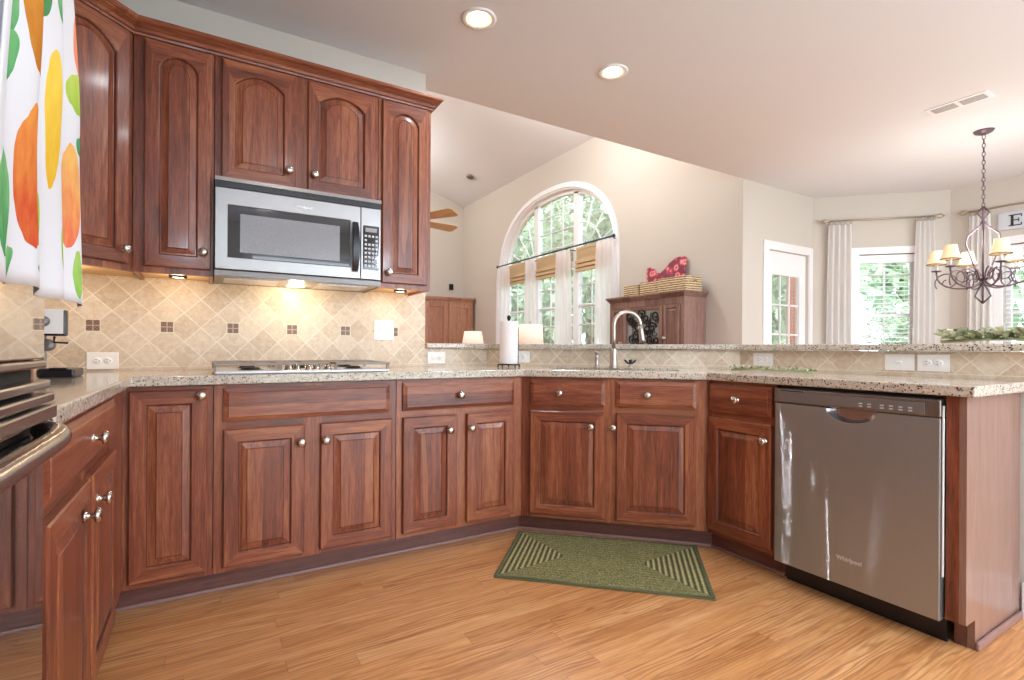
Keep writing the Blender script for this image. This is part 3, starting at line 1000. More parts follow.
# corner cabinet with a single full-height door
p = [(0.0, 0.019), (0.298, 0.019), (0.298, 0.585), (-0.59, 0.585), (-0.59, -0.295), (-0.02, -0.295), (-0.02, 0.0), (0.0, 0.0)]
base_cabinet('cherry corner base cabinet with one tall door, left of the cooktop cabinet', (FA + 0.0, FB), 0, 0.298,
             [(0.022, 0.278, 0.256, 0.858, 0.835)], [], back_poly=p)
base_cabinet('wide cherry base cabinet under the cooktop, long knobless top panel and two doors', (0.030, FB), 0, 0.762,
             [(0.034, 0.346, 0.329), (0.413, 0.737, 0.432)], [(0.034, 0.727, None)])
base_cabinet('cherry base cabinet between cooktop and sink cabinets, single drawer over two doors', (0.794, FB), 0, 0.716,
             [(0.030, 0.316, 0.270), (0.373, 0.658, 0.393)], [(0.030, 0.658, 0.330)],
             back_poly=[(0.001, 0.019), (0.690, 0.019), (0.690, 0.27), (0.376, 0.585), (0.001, 0.585)])
# sink cabinet on the diagonal
base_cabinet('cherry sink cabinet set diagonally behind the green rug, two drawer fronts and two doors',
             (1.5105, FB - 0.0007), -pi / 4, 0.975,
             [(0.052, 0.456, 0.384), (0.517, 0.916, 0.500)], [(0.052, 0.456, 0.215), (0.517, 0.916, 0.675)],
             back_poly=[(0.01, 0.019), (0.965, 0.019), (0.86, 0.075), (0.11, 0.075)])
base_cabinet('narrow cherry base cabinet between the sink cabinet and the dishwasher', (FD, 1.7235), -pi / 2, 0.367,
             [(0.012, 0.347, 0.318)], [(0.012, 0.347, 0.175)], back_poly=[(0.02, 0.019), (0.366, 0.019), (0.366, 0.50), (0.23, 0.50)])
# toe kicks with shoe moulding
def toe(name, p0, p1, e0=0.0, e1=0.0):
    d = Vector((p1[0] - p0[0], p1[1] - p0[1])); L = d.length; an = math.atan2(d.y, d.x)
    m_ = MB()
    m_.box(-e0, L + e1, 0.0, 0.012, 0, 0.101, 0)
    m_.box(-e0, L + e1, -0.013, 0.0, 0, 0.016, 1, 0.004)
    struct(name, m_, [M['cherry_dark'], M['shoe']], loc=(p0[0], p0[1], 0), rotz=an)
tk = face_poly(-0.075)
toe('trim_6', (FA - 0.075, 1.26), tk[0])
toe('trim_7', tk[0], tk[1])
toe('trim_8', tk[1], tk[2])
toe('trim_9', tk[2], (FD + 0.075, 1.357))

# end panel of the peninsula
th = thing('end_panel', 'cherry end panel closing the peninsula to the right of the dishwasher', 'panel', (FD, 0.691, 0))
m_ = MB()
m_.prism([(0.0, 0.103), (0.078, 0.103), (0.078, 0.0), (0.515, 0.0), (0.515, 0.873), (0.0, 0.873)], 0, 0.02)
m_.v = [(x, t, z) for (x, z, t) in m_.v]
m_.build('side_panel', M['cherry_panel'], th)
m_ = MB(); m_.box(-0.002, 0.018, 0.0205, 0.056, 0.103, 0.873); m_.build('front_stile', M['cherry'], th)
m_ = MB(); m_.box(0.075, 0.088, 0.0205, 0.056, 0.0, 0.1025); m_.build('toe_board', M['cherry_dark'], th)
m_ = MB(); m_.box(0.072, 0.513, -0.014, -0.0005, 0.0, 0.03, 0, 0.006)
m_.build('base_moulding', M['shoe'], th)

# ------------------------------------------------------------------ dishwasher
th = thing('dishwasher', 'stainless steel built-in dishwasher with pocket handle under the right counter', 'dishwasher', (2.17, 1.352, 0), -pi / 2)
Wd = 0.600
m_ = MB(); m_.box(0.006, Wd - 0.004, 0.050, 0.52, 0.10, 0.868); m_.build('tub_body', M['black'], th)
m_ = MB()
# door skin with the pocket cut out under the control band
px0, px1, pzt, pzb = 0.220, 0.402, 0.796, 0.742
lp = [(0.002, 0.098), (Wd - 0.002, 0.098), (Wd - 0.002, 0.797), (px1, 0.797)]
for i in range(13):
    a_ = -pi * i / 12
    lp.append(((px0 + px1) / 2 + (px1 - px0) / 2 * cos(a_), 0.792 + 0.048 * sin(a_)))
lp += [(px0, 0.797), (0.002, 0.797)]
bmx = MB(); bmx.prism(lp, 0, 0.045)
bmx.v = [(x, t, z) for (x, z, t) in bmx.v]
dr = bmx.build('door', M['steel_door'], th)
b_ = dr.modifiers.new('bevel', 'BEVEL'); b_.width = 0.003; b_.segments = 2; b_.limit_method = 'ANGLE'
m_ = MB()
def pocket(u, v):
    a_ = -pi * u
    r_ = 1 - v * 0.25
    return ((px0 + px1) / 2 + (px1 - px0) / 2 * cos(a_) * r_, 0.002 + 0.03 * v, 0.792 + 0.048 * sin(a_) * r_)
m_.grid(pocket, 20, 4)
m_.box(px0 + 0.01, px1 - 0.01, 0.032, 0.036, 0.755, 0.797)
m_.build('pocket_handle', M['steel_plain'], th)
m_ = MB(); m_.box(0.0, Wd, -0.004, 0.048, 0.800, 0.861, 0, 0.004); cp = m_.build('control_panel', M['steel_mw'], th)
m_ = MB(); m_.box(0.022, Wd - 0.045, -0.0065, -0.0035, 0.806, 0.848, 0, 0.002); ins = m_.build('display_strip', M['panel_grey'], cp)
for i in range(12):
    xx = 0.345 + (i % 6) * 0.03 + (0.012 if i % 6 > 1 else 0)
    m_ = MB(); m_.box(xx, xx + 0.012, -0.0085, -0.006, 0.8235 - 0.010 * (i // 6), 0.828 - 0.010 * (i // 6)); m_.build('button', M['button'], cp)
m_ = MB(); m_.box(0.03, 0.13, -0.005, -0.0035, 0.8505, 0.8545); m_.build('vent_slots', M['dark'], cp)
text_part('brand_badge', 'Whirlpool', 0.022, dr, M['text_grey'], ((1.352 - 1.042), -0.0015, 0.205), (pi / 2, 0, 0), 0.0015, True)
m_ = MB(); m_.box(0.01, Wd - 0.01, 0.085, 0.10, 0.0, 0.097); m_.box(0.01, Wd - 0.01, 0.045, 0.085, 0.09, 0.097); m_.build('toe_plate', M['black'], th)
m_ = MB(); m_.box(Wd + 0.0005, Wd + 0.0035, 0.01, 0.02, 0.25, 0.84); m_.build('side_gasket', M['white'], th)

# ------------------------------------------------------------------ upper cabinets
FU = 2.69
UZ0, UZ1 = 1.347, 2.372
def upper_cabinet(label, x0, x1, z0, doors, archs):
    th = thing('upper_cabinet', label, 'cabinet', (x0, FU, 0), 0, 'cherry upper cabinets')
    w_ = x1 - x0
    m_ = MB()
    m_.box(0.0007, w_ - 0.0007, 0.0, 0.019, z0, UZ1)
    m_.box(0.0007, w_ - 0.0007, 0.019, 0.316, z0 + 0.02, UZ1)
    m_.box(0.0007, 0.016, 0.019, 0.316, z0, z0 + 0.02); m_.box(w_ - 0.016, w_ - 0.0007, 0.019, 0.316, z0, z0 + 0.02)
    m_.build('carcass', M['cherry'], th)
    m_ = MB(); m_.box(0.017, w_ - 0.017, 0.020, 0.315, z0 + 0.013, z0 + 0.0195); m_.build('bottom_panel', M['maple'], th)
    for (a, b, kx, kz), ar in zip(doors, archs):
        d = door_mesh(a - x0, b - x0, z0 + 0.028 if z0 < 1.5 else 1.800, 2.343, ar, fr=0.050).build('door', WV, th)
        knob(d, kx - x0, kz)
    return th
upper_cabinet('narrow cherry wall cabinet with arched door just left of the microwave', FA + 0.002, 0.029, UZ0, [(-0.228, 0.018, -0.012, 1.450)], [0.055])
upper_cabinet('cherry wall cabinet with two short arched doors above the microwave', 0.031, 0.778, 1.790, [(0.058, 0.372, 0.340, 1.878), (0.427, 0.755, 0.456, 1.878)], [0.05, 0.05])
upper_cabinet('narrow cherry wall cabinet with arched door right of the microwave', 0.780, 1.074, UZ0, [(0.798, 1.050, 0.832, 1.430)], [0.055])
# diagonal corner wall cabinet: face from (-.55,2.41) to (-.27,2.69)
th = thing('upper_cabinet', 'diagonal cherry corner wall cabinet with a wide arched door', 'cabinet', (-0.55, 2.41, 0), pi / 4, 'cherry upper cabinets')
fw = 0.28 * sqrt(2)
r_ = 0.318 / sqrt(2)
bp = [(0.0, 0.0), (fw, 0.0), (fw + r_ , r_), (fw / 2 + 0.0, 0.198 + 0.449), (-r_, r_)]
bp = [(0, 0), (fw, 0), (fw + r_, r_), (fw / 2, fw / 2 + 2 * r_), (-r_, r_)]
m_ = MB(); m_.prism([(x * 0.999, y) for x, y in bp], UZ0 + 0.02, UZ1)
m_.box(0.0, fw - 0.0005, 0.0, 0.019, UZ0, UZ0 + 0.02)
m_.build('carcass', M['cherry'], th)
m_ = MB(); m_.prism([(x * 0.97 + 0.006, y * 0.97 + 0.012) for x, y in bp], UZ0 + 0.012, UZ0 + 0.0195); m_.build('bottom_panel', M['maple'], th)
d = door_mesh(0.030, fw - 0.030, 1.375, 2.343, 0.06, fr=0.05).build('door', WV, th)
knob(d, fw - 0.052, 1.433)
# crown moulding along all uppers
m_ = MB()
path = [(-0.55, 1.9), (-0.55, 2.41), (-0.27, 2.69), (1.074, 2.69), (1.074, 3.006)]
prof = [(0.0, 2.352), (0.010, 2.352), (0.012, 2.360), (0.008, 2.364), (0.014, 2.366), (0.020, 2.378), (0.034, 2.388), (0.038, 2.389), (0.038, 2.393), (0.046, 2.395), (0.053, 2.402), (0.053, 2.414), (0.0, 2.414)]
def path_off(pth, o_):
    """offset polyline to its right side (towards the room)"""
    out = []
    n = len(pth)
    nr = []
    for i in range(n - 1):
        d_ = Vector((pth[i + 1][0] - pth[i][0], pth[i + 1][1] - pth[i][1])).normalized()
        nr.append(Vector((d_.y, -d_.x)))
    for i in range(n):
        if i == 0: v = nr[0] * o_
        elif i == n - 1: v = nr[-1] * o_
        else:
            b_ = (nr[i - 1] + nr[i]).normalized()
            v = b_ * (o_ / b_.dot(nr[i]))
        out.append((pth[i][0] + v.x, pth[i][1] + v.y))
    return out
vs = []; fs = []
rows = [[(x, y, z) for (x, y) in path_off(path, o_ + 0.0005)] for (o_, z) in prof]
n = len(path)
for r in rows: vs += r
P_ = len(prof)
for j in range(P_):
    j2 = (j + 1) % P_
    for i in range(n - 1):
        fs.append((j * n + i, j * n + i + 1, j2 * n + i + 1, j2 * n + i))
fs.append(tuple(j * n for j in range(P_))); fs.append(tuple(j * n + n - 1 for j in range(P_))[::-1])
m_.add(vs, fs)
m_.prism([(-0.865, 1.9), (-0.552, 1.9), (-0.552, 2.409), (-0.271, 2.689), (1.073, 2.689), (1.073, 3.0), (-0.865, 3.0)], 2.3735, 2.40)
struct('trim_10', m_, M['cherry_h'])

# puck lights under the wall cabinets
def puck(x, y, label, z=UZ0 + 0.0005):
    th = thing('puck_light', label, 'under-cabinet light', (x, y, z - 0.004), 0, 'puck lights under the wall cabinets')
    m_ = MB(); m_.lathe([(0.036, 0.0), (0.036, 0.0165), (0.024, 0.0165), (0.024, 0.004), (0.030, 0.0)], caps=False); m_.build('housing', M['black'], th)
    m_ = MB(); m_.lathe([(0.0, 0.003), (0.026, 0.003)], caps=False); m_.build('lens', M['puck'], th)
    point_light('puck_lamp', (0, 0, -0.03), 0.9, (1, 0.78, 0.5), 0.02, th)
puck(-0.11, 2.80, 'small round light under the wall cabinet left of the microwave')
puck(0.94, 2.80, 'small round light under the wall cabinet right of the microwave')
puck(-0.50, 2.72, 'small round light under the diagonal corner cabinet')

# ------------------------------------------------------------------ microwave
th = thing('microwave', 'stainless over-the-range microwave mounted under the short cherry cabinet', 'microwave', (0.032, 2.625, 0))
mw = 0.744
m_ = MB(); m_.box(0.001, mw - 0.001, 0.03, 0.380, 1.372, 1.787); m_.build('body', M['panel_grey'], th)
m_ = MB(); m_.box(0.0, mw, 0.0, 0.03, 1.745, 1.772, 0); m_.box(-0.0, mw, -0.006, 0.03, 1.772, 1.789, 1)
for i in range(24):
    m_.box(0.02 + i * 0.0295, 0.042 + i * 0.0295, -0.002, 0.0, 1.750, 1.766, 0)
m_.build('top_vent', [M['black'], M['oven_steel']], th)
m_ = MB()
m_.prism([(0.0, 1.378), (0.640, 1.378), (0.640, 1.744), (0.0, 1.744)], 0, 0.03, holes=[rect(0.050, 0.588, 1.434, 1.668)])
m_.v = [(x, t, z) for (x, z, t) in m_.v]
dd = m_.build('door', M['steel_mw'], th)
b_ = dd.modifiers.new('bevel', 'BEVEL'); b_.width = 0.003; b_.segments = 2; b_.limit_method = 'ANGLE'
m_ = MB(); m_.box(0.051, 0.587, 0.004, 0.028, 1.435, 1.667, 0); m_.build('window_frame', M['mw_glass'], dd)
m_ = MB(); m_.box(0.100, 0.538, 0.0015, 0.0039, 1.458, 1.633, 0); m_.build('window_screen', M['mw_screen'], dd)
m_ = MB()
def hnd(t): return -0.036 * sin(pi * t) ** 0.5 - 0.004
vs = []; fs = []
N_ = 18
for i in range(N_ + 1):
    t = i / N_; z = 1.415 + 0.245 * t; yy = hnd(min(max(t, 0.02), 0.98))
    hw_ = 0.013 + 0.003 * sin(pi * t)
    xx = 0.612
    vs += [(xx - hw_, yy, z), (xx + hw_, yy, z), (xx + hw_, yy + 0.012, z), (xx - hw_, yy + 0.012, z)]
for i in range(N_):
    for j in range(4):
        k2 = (j + 1) % 4
        fs.append((i * 4 + j, i * 4 + k2, i * 4 + 4 + k2, i * 4 + 4 + j))
fs += [(0, 1, 2, 3), (N_ * 4 + 3, N_ * 4 + 2, N_ * 4 + 1, N_ * 4)]
m_.add(vs, fs)
m_.box(0.601, 0.623, -0.012, 0.0, 1.412, 1.430); m_.box(0.601, 0.623, -0.012, 0.0, 1.645, 1.662)
m_.build('handle', M['black'], dd)
m_ = MB(); m_.box(0.6415, mw, 0.0, 0.03, 1.378, 1.744, 0, 0.003); cp = m_.build('control_panel', M['steel_mw'], th)
m_ = MB(); m_.box(0.652, 0.734, -0.003, 0.001, 1.428, 1.652, 0, 0.001); kp = m_.build('keypad', M['mw_glass'], cp)
m_ = MB(); m_.box(0.664, 0.722, -0.0042, -0.0028, 1.620, 1.641, 0); m_.build('display', M['panel_grey'], cp)
for r in range(8):
    for c in range(4):
        if r in (1,) and c in (1, 2): continue
        xx = 0.660 + c * 0.0185; zz = 1.600 - r * 0.0215
        m_ = MB(); m_.box(xx, xx + 0.0115, -0.0045, -0.0028, zz - 0.0065, zz + 0.004); m_.build('button', M['button'], cp)
text_part('brand_badge', 'Whirlpool', 0.018, dd, M['text_grey'], (0.370, -0.001, 1.700), (pi / 2, 0, 0), 0.0012, True)
m_ = MB(); m_.box(0.0, mw, 0.002, 0.378, 1.350, 1.3715)
m_.box(0.04, 0.28, 0.08, 0.30, 1.3465, 1.3505, 1); m_.box(0.46, 0.70, 0.08, 0.30, 1.3465, 1.3505, 1)
m_.build('underside', [M['panel_grey'], M['steel_plain']], th)
m_ = MB(); m_.box(0.33, 0.41, 0.22, 0.28, 1.3462, 1.3498); m_.build('task_lamp', M['puck'], th)
point_light('task_light', (0.37, 0.22, 1.325), 2.6, (1, 0.78, 0.5), 0.03, th)

# ------------------------------------------------------------------ cooktop
th = thing('cooktop', 'low gas cooktop with grey grates on the granite under the microwave', 'cooktop', (0.035, 2.450, 0.9145))
m_ = MB(); m_.box(0.0, 0.735, 0.0, 0.50, 0.0, 0.012, 0, 0.004); m_.build('tray', M['tray'], th)
for (bx, by, br) in ((0.14, 0.14, 0.04), (0.14, 0.37, 0.035), (0.595, 0.14, 0.035), (0.595, 0.37, 0.04), (0.37, 0.33, 0.05)):
    m_ = MB(); m_.lathe([(br + 0.015, 0.010), (br + 0.010, 0.014), (br, 0.014), (br, 0.020), (br * 0.8, 0.024), (0.0, 0.024)], (bx, by, 0), caps=False)
    m_.build('burner', M['iron'], th)
for g, (gx0, gx1) in enumerate(((-0.008, 0.255), (0.262, 0.478), (0.485, 0.745))):
    m_ = MB()
    for yy in (0.02, 0.48) if g != 1 else (0.10, 0.48):
        m_.box(gx0, gx1, yy - 0.005, yy + 0.005, 0.034, 0.046, 0, 0.003)
    for xx in (gx0 + 0.006, gx1 - 0.006):
        m_.box(xx - 0.006, xx + 0.006, 0.03 if g != 1 else 0.17, 0.48, 0.034, 0.046, 0, 0.003)
        for yy in ((0.04, 0.47) if g != 1 else (0.18, 0.47)):
            m_.box(xx - 0.006, xx + 0.006, yy - 0.006, yy + 0.006, 0.010, 0.036)
    xm = (gx0 + gx1) / 2
    m_.box(xm - 0.004, xm + 0.004, 0.04 if g != 1 else 0.18, 0.47, 0.036, 0.046)
    for yy in (0.14, 0.37) if g != 1 else (0.33,):
        m_.box(gx0 + 0.01, gx1 - 0.01, yy - 0.004, yy + 0.004, 0.036, 0.046)
    m_.build('grate', M['grate'], th)
for i in range(5):
    m_ = MB(); m_.lathe([(0.019, 0.010), (0.019, 0.016), (0.015, 0.018), (0.014, 0.034), (0.012, 0.036), (0.0, 0.036)], (0.285 + (i % 3) * 0.085 - (0.0 if i < 3 else -0.0425), 0.045 + (0.05 if i > 2 else 0), 0), caps=False)
    m_.build('knob', M['nickel'], th)

# ------------------------------------------------------------------ double wall oven in its tall cabinet
th = thing('oven_cabinet', 'tall cherry cabinet housing the double oven at the left edge', 'cabinet', (FA, 0.474, 0), pi / 2)
m_ = MB()
m_.box(0.0, 0.018, 0.0, 0.60, 0.0, 2.37); m_.box(0.762, 0.780, 0.0, 0.60, 0.0, 2.37)
m_.box(0.018, 0.762, 0.585, 0.60, 0.1, 2.37); m_.box(0.018, 0.762, 0.0, 0.585, 0.10, 0.28); m_.box(0.018, 0.762, 0.0, 0.585, 1.98, 2.37)
m_.build('carcass', M['cherry'], th)
d = drawer_mesh(0.02, 0.76, 0.125, 0.270).build('drawer', M['cherry_h'], th)
knob(d, 0.39, 0.20)
door_mesh(0.02, 0.76, 2.0, 2.35).build('door', WV, th)
th = thing('double_oven', 'glossy double wall oven with bowed handles and vent slats at the left edge', 'oven', (FA + 0.018, 0.489, 0), pi / 2)
m_ = MB(); m_.box(0.006, 0.744, 0.026, 0.55, 0.285, 1.975); m_.build('body', M['black'], th)
m_ = MB(); m_.box(0.0, 0.750, 0.0, 0.024, 0.285, 0.868, 0, 0.003); lo = m_.build('lower_door', M['oven_glass_low'], th)
m_ = MB(); m_.box(0.0, 0.750, 0.0, 0.024, 1.006, 1.800, 0, 0.003); hi = m_.build('upper_door', M['oven_glass'], th)
m_ = MB(); m_.box(0.0, 0.750, 0.0, 0.024, 1.805, 1.975, 0, 0.003); m_.build('control_panel', M['mw_glass'], th)
m_ = MB(); m_.box(0.0, 0.75, 0.018, 0.025, 0.870, 1.004); m_.build('vent_recess', M['dark'], th)
for (z0, z1, y0) in ((0.990, 1.004, -0.004), (0.953, 0.969, -0.010), (0.930, 0.947, -0.016), (0.900, 0.926, -0.020)):
    m_ = MB(); m_.box(0.0, 0.750 + y0 * 0.4, y0, 0.017, z0, z1, 0, 0.004); m_.build('vent_slat', M['oven_steel'], th)
def oven_handle(parent, z):
    m_ = MB()
    pts = []
    for i in range(25):
        t = i / 24
        xx = 0.05 + 0.675 * t
        yy = -0.050 + 0.048 * (abs(2 * t - 1) ** 6)
        pts.append((xx, yy, z))
    m_.tube(pts, 0.017, seg=12)
    return m_.build('handle', M['oven_steel'], parent)
oven_handle(lo, 0.880)
oven_handle(hi, 1.725)

# fruit-print towel hanging over the upper handle
def fold(u, v):
    # u across 0..1, v from top 0 to bottom 1
    t_ = min(1, max(0, (v - 0.18) / 0.42)); t_ = t_ * t_ * (3 - 2 * t_)
    wid = 0.235 + 0.155 * t_
    y0 = 0.64 + 0.035 * (1 - v)
    yy = y0 + wid * u
    amp = 0.013 - 0.003 * v
    xx = -0.172 + amp * sin(u * 2 * pi * 3.5 + 0.5) + 0.006 * sin(u * 23 + v * 4)
    zz = 1.742 - 0.648 * v - 0.003 * sin(u * 14) * v
    if v < 0.05:
        xx = -0.188 - (0.05 - v) * 0.3
    return (xx, yy, zz)
m_ = MB()
m_.grid(fold, 90, 40, uvfn=lambda u, v: (u * 1.15, 0.60 - 0.60 * v))
def fold_back(u, v):
    x, y, z = fold(u, v)
    return (-0.226 + 0.003 * sin(u * 20), y, 1.742 - 0.40 * v)
m_.grid(fold_back, 60, 10, uvfn=lambda u, v: (u * 0.64, 0.60 + 0.4 * v))
m_.grid(lambda u, v: (fold(u, 0)[0] * (1 - v) + fold_back(u, 0)[0] * v, fold(u, 0)[1], 1.742 + 0.012 * sin(pi * v)), 60, 6, uvfn=lambda u, v: (u * 0.64, 0.6))
tw = m_.build('kitchen_towel', M['fruit'], recalc=False, solid=0.0015)
tag(tw, 'white kitchen towel printed with peaches, pears and leaves hanging over the upper oven handle', 'towel')

# ------------------------------------------------------------------ outlets and switches
def plate(label, p, rotz, w, h, kind, cat='outlet'):
    th = thing('wall_outlet' if cat == 'outlet' else 'wall_switch', label, cat, p, rotz, 'white electrical plates on the tile')
    m_ = MB(); m_.box(-w / 2, w / 2, -0.005, 0.0, -h / 2, h / 2, 0, 0.002); m_.build('cover_plate', M['white'], th)
    if kind == 'outlet':
        for sx in (-0.5, 0.5):
            m_ = MB(); m_.lathe([(0.0165, 0.0), (0.0165, 0.007), (0.015, 0.0078), (0.0, 0.0078)], (sx * 0.040, 0, 0), '-y', caps=False, seg=16)
            r = m_.build('receptacle', M['white'], th)
            m_ = MB()
            c = sx * 0.040
            m_.box(c - 0.008, c + 0.001, -0.0083, -0.0075, 0.0045, 0.0065); m_.box(c - 0.007, c + 0.001, -0.0083, -0.0075, -0.0065, -0.0045)
            m_.box(c + 0.006, c + 0.010, -0.0083, -0.0075, -0.002, 0.002)
            m_.build('slots', M['text_dark'], r)
    elif kind == 'switch':
        for sx in (-0.5, 0.5):
            m_ = MB(); m_.box(sx * 0.046 - 0.005, sx * 0.046 + 0.005, -0.012, -0.004, -0.010, 0.012, 0, 0.002); m_.build('toggle', M['white'], th)
    elif kind == 'toggle_h':
        m_ = MB(); m_.box(-0.012, 0.010, -0.012, -0.004, -0.005, 0.005, 0, 0.002); m_.build('toggle', M['white'], th)
plate('white double outlet low on the tiles at the left, near the corner', (-0.408, 3.0075, 0.962), 0, 0.118, 0.078, 'outlet')
plate('white two-gang switch plate on the tiles right of the cooktop', (0.910, 3.0075, 1.135), 0, 0.118, 0.118, 'switch', 'switch')
plate('white outlet under the bar ledge, left of the paper towels', (1.250, 3.0195, 0.968), 0, 0.118, 0.075, 'outlet')
q = Vector(a[0]) + (Vector(a[1]) - Vector(a[0])).normalized() * 0.235
plate('white outlet under the bar ledge partly behind the paper towels', (q.x - 0.0004, q.y - 0.0004, 0.975), -pi / 4, 0.118, 0.075, 'outlet')
plate('white outlet on the low tiles above the narrow cabinet by the dishwasher', (2.7195, 1.763, 0.974), -pi / 2, 0.118, 0.075, 'outlet')
plate('white sideways toggle switch plate on the low tiles above the dishwasher', (2.7195, 1.097, 0.977), -pi / 2, 0.116, 0.075, 'toggle_h', 'switch')
plate('white outlet rightmost on the low tiles, beside the toggle switch', (2.7195, 0.970, 0.977), -pi / 2, 0.116, 0.075, 'outlet')

# ------------------------------------------------------------------ faucet, dispenser, lever
fx, fy = 2.09, 2.31
th = thing('faucet', 'tall brushed nickel gooseneck faucet at the corner sink', 'faucet', (fx, fy, 0.9145))
m_ = MB(); m_.lathe([(0.030, 0.0), (0.030, 0.005), (0.024, 0.012), (0.021, 0.05), (0.019, 0.10), (0.016, 0.115), (0.014, 0.12), (0.0, 0.12)], caps=True); m_.build('base', M['faucet_nickel'], th)
m_ = MB()
sd = (Vector((0.98, -0.45))).normalized()
pts = [(0, 0, 0.11), (0, 0, 0.18)]
for i in range(15):
    a_ = pi * i / 14 * 1.02
    r_ = 0.082
    pts.append((sd.x * r_ * (1 - cos(a_)), sd.y * r_ * (1 - cos(a_)), 0.255 + r_ * sin(a_)))
m_.tube(pts, 0.0115, seg=12); m_.build('spout', M['faucet_nickel'], th)
e = Vector(pts[-1])
m_ = MB(); m_.tube([e + Vector((0, 0, 0.005)), e + Vector((0.004, -0.002, -0.03)), e + Vector((0.010, -0.004, -0.075)), e + Vector((0.012, -0.005, -0.095))], [0.0135, 0.015, 0.017, 0.019], seg=14)
m_.build('spray_head', M['faucet_nickel'], th)
th = thing('soap_dispenser', 'short brushed nickel soap dispenser left of the faucet', 'soap dispenser', (2.015, 2.375, 0.9145))
m_ = MB(); m_.lathe([(0.021, 0.0), (0.021, 0.006), (0.014, 0.012), (0.012, 0.06), (0.015, 0.066), (0.010, 0.072), (0.009, 0.085), (0.014, 0.09), (0.014, 0.102), (0.0, 0.105)]); m_.build('body', M['faucet_nickel'], th)
m_ = MB(); m_.tube([(0, 0, 0.097), (-0.015, -0.015, 0.099), (-0.030, -0.03, 0.094)], 0.006); m_.build('nozzle', M['faucet_nickel'], th)
th = thing('side_tap', 'small dark cross-handled tap on the counter right of the faucet', 'tap', (2.155, 2.24, 0.9145))
m_ = MB(); m_.lathe([(0.018, 0.0), (0.018, 0.005), (0.009, 0.010), (0.009, 0.028), (0.0, 0.032)]); m_.build('base', M['faucet_nickel'], th)
for a_ in (0.5, 2.2, 3.9, 5.4):
    m_ = MB(); m_.tube([(0, 0, 0.026), (0.016 * cos(a_), 0.016 * sin(a_), 0.034), (0.032 * cos(a_), 0.032 * sin(a_), 0.05)], [0.004, 0.005, 0.0065]); m_.build('lever', M['iron'], th)

# paper towel holder
th = thing('paper_towel_holder', 'roll of white paper towels on a dark upright stand beside the sink', 'paper towel holder', (1.614, 2.736, 0.9145))
m_ = MB(); m_.lathe([(0.070, 0.012), (0.072, 0.015), (0.070, 0.018), (0.0, 0.018)], caps=False)
for a_ in range(5):
    q_ = a_ * 2 * pi / 5 + 0.4
    m_.tube([(0.066 * cos(q_), 0.066 * sin(q_), 0.014), (0.072 * cos(q_), 0.072 * sin(q_), 0.004), (0.064 * cos(q_), 0.064 * sin(q_), 0.004)], 0.004)
m_.build('base', M['iron'], th)
m_ = MB(); m_.lathe([(0.004, 0.018), (0.004, 0.285), (0.007, 0.29), (0.012, 0.300), (0.012, 0.312), (0.006, 0.320), (0.0, 0.322)]); m_.build('post', M['iron'], th)
m_ = MB(); m_.lathe([(0.020, 0.020), (0.056, 0.020), (0.057, 0.024), (0.057, 0.278), (0.056, 0.282), (0.020, 0.282), (0.020, 0.020)], caps=False, seg=32); m_.build('paper_roll', M['paper'], th)
m_ = MB(); m_.tube([(0.068, 0.0, 0.016), (0.068, 0, 0.24), (0.066, 0, 0.25)], 0.003); m_.build('side_arm', M['iron'], th)

# gadget in the corner by the oven
th = thing('can_opener', 'black countertop gadget with pale square head and round knob by the oven', 'kitchen gadget', (-0.462, 2.50, 0.9145))
m_ = MB(); m_.box(-0.055, 0.052, -0.075, 0.09, 0.0, 0.032, 0, 0.008); m_.box(-0.02, 0.03, -0.078, -0.03, 0.030, 0.036, 0, 0.003); m_.build('base', M['black'], th)
m_ = MB(); m_.box(-0.070, -0.048, 0.02, 0.04, 0.03, 0.16, 0, 0.004); m_.lathe([(0.022, -0.004), (0.022, 0.02), (0.018, 0.024), (0, 0.024)], (-0.040, 0.02, 0.118), '-y'); m_.build('stand', M['panel_grey'], th)
m_ = MB(); m_.box(-0.085, 0.016, -0.01, 0.03, 0.152, 0.250, 0, 0.006); hd = m_.build('head', M['black'], th)
m_ = MB(); m_.box(-0.082, 0.008, -0.014, -0.010, 0.160, 0.250, 0, 0.001); m_.build('face_plate', M['white'], hd)
m_ = MB(); m_.lathe([(0.020, 0.0), (0.020, 0.010), (0.016, 0.016), (0.0, 0.018)], (-0.048, -0.014, 0.205), '-y'); m_.build('round_knob', M['panel_grey'], hd)
m_ = MB(); m_.tube([(-0.018, -0.005, 0.15), (-0.018, -0.010, 0.128), (0.022, -0.012, 0.126)], 0.004); m_.build('lever', M['iron'], hd)

# rug
rug = MB()
def rugf(u, v):
    x = (u - 0.5) * 0.94; y = (v - 0.5) * 0.58
    rip = 0.004 * sin(u * 9) * max(0, 1 - v * 5)
    return (x, y + rip, 0.009 + 0.0025 * max(0, sin(u * 7.5)) * (1 if v < 0.06 else 0))
rug.box(-0.47, 0.47, -0.29, 0.29, 0.0005, 0.008, 0, 0.003)
rug.grid(rugf, 40, 24)
r_o = rug.build('rug', M['rug'], loc=(1.655, 1.900, 0), rotz=radians(-43.3))
tag(r_o, 'green braided rectangular rug on the oak floor in front of the sink cabinet', 'rug')

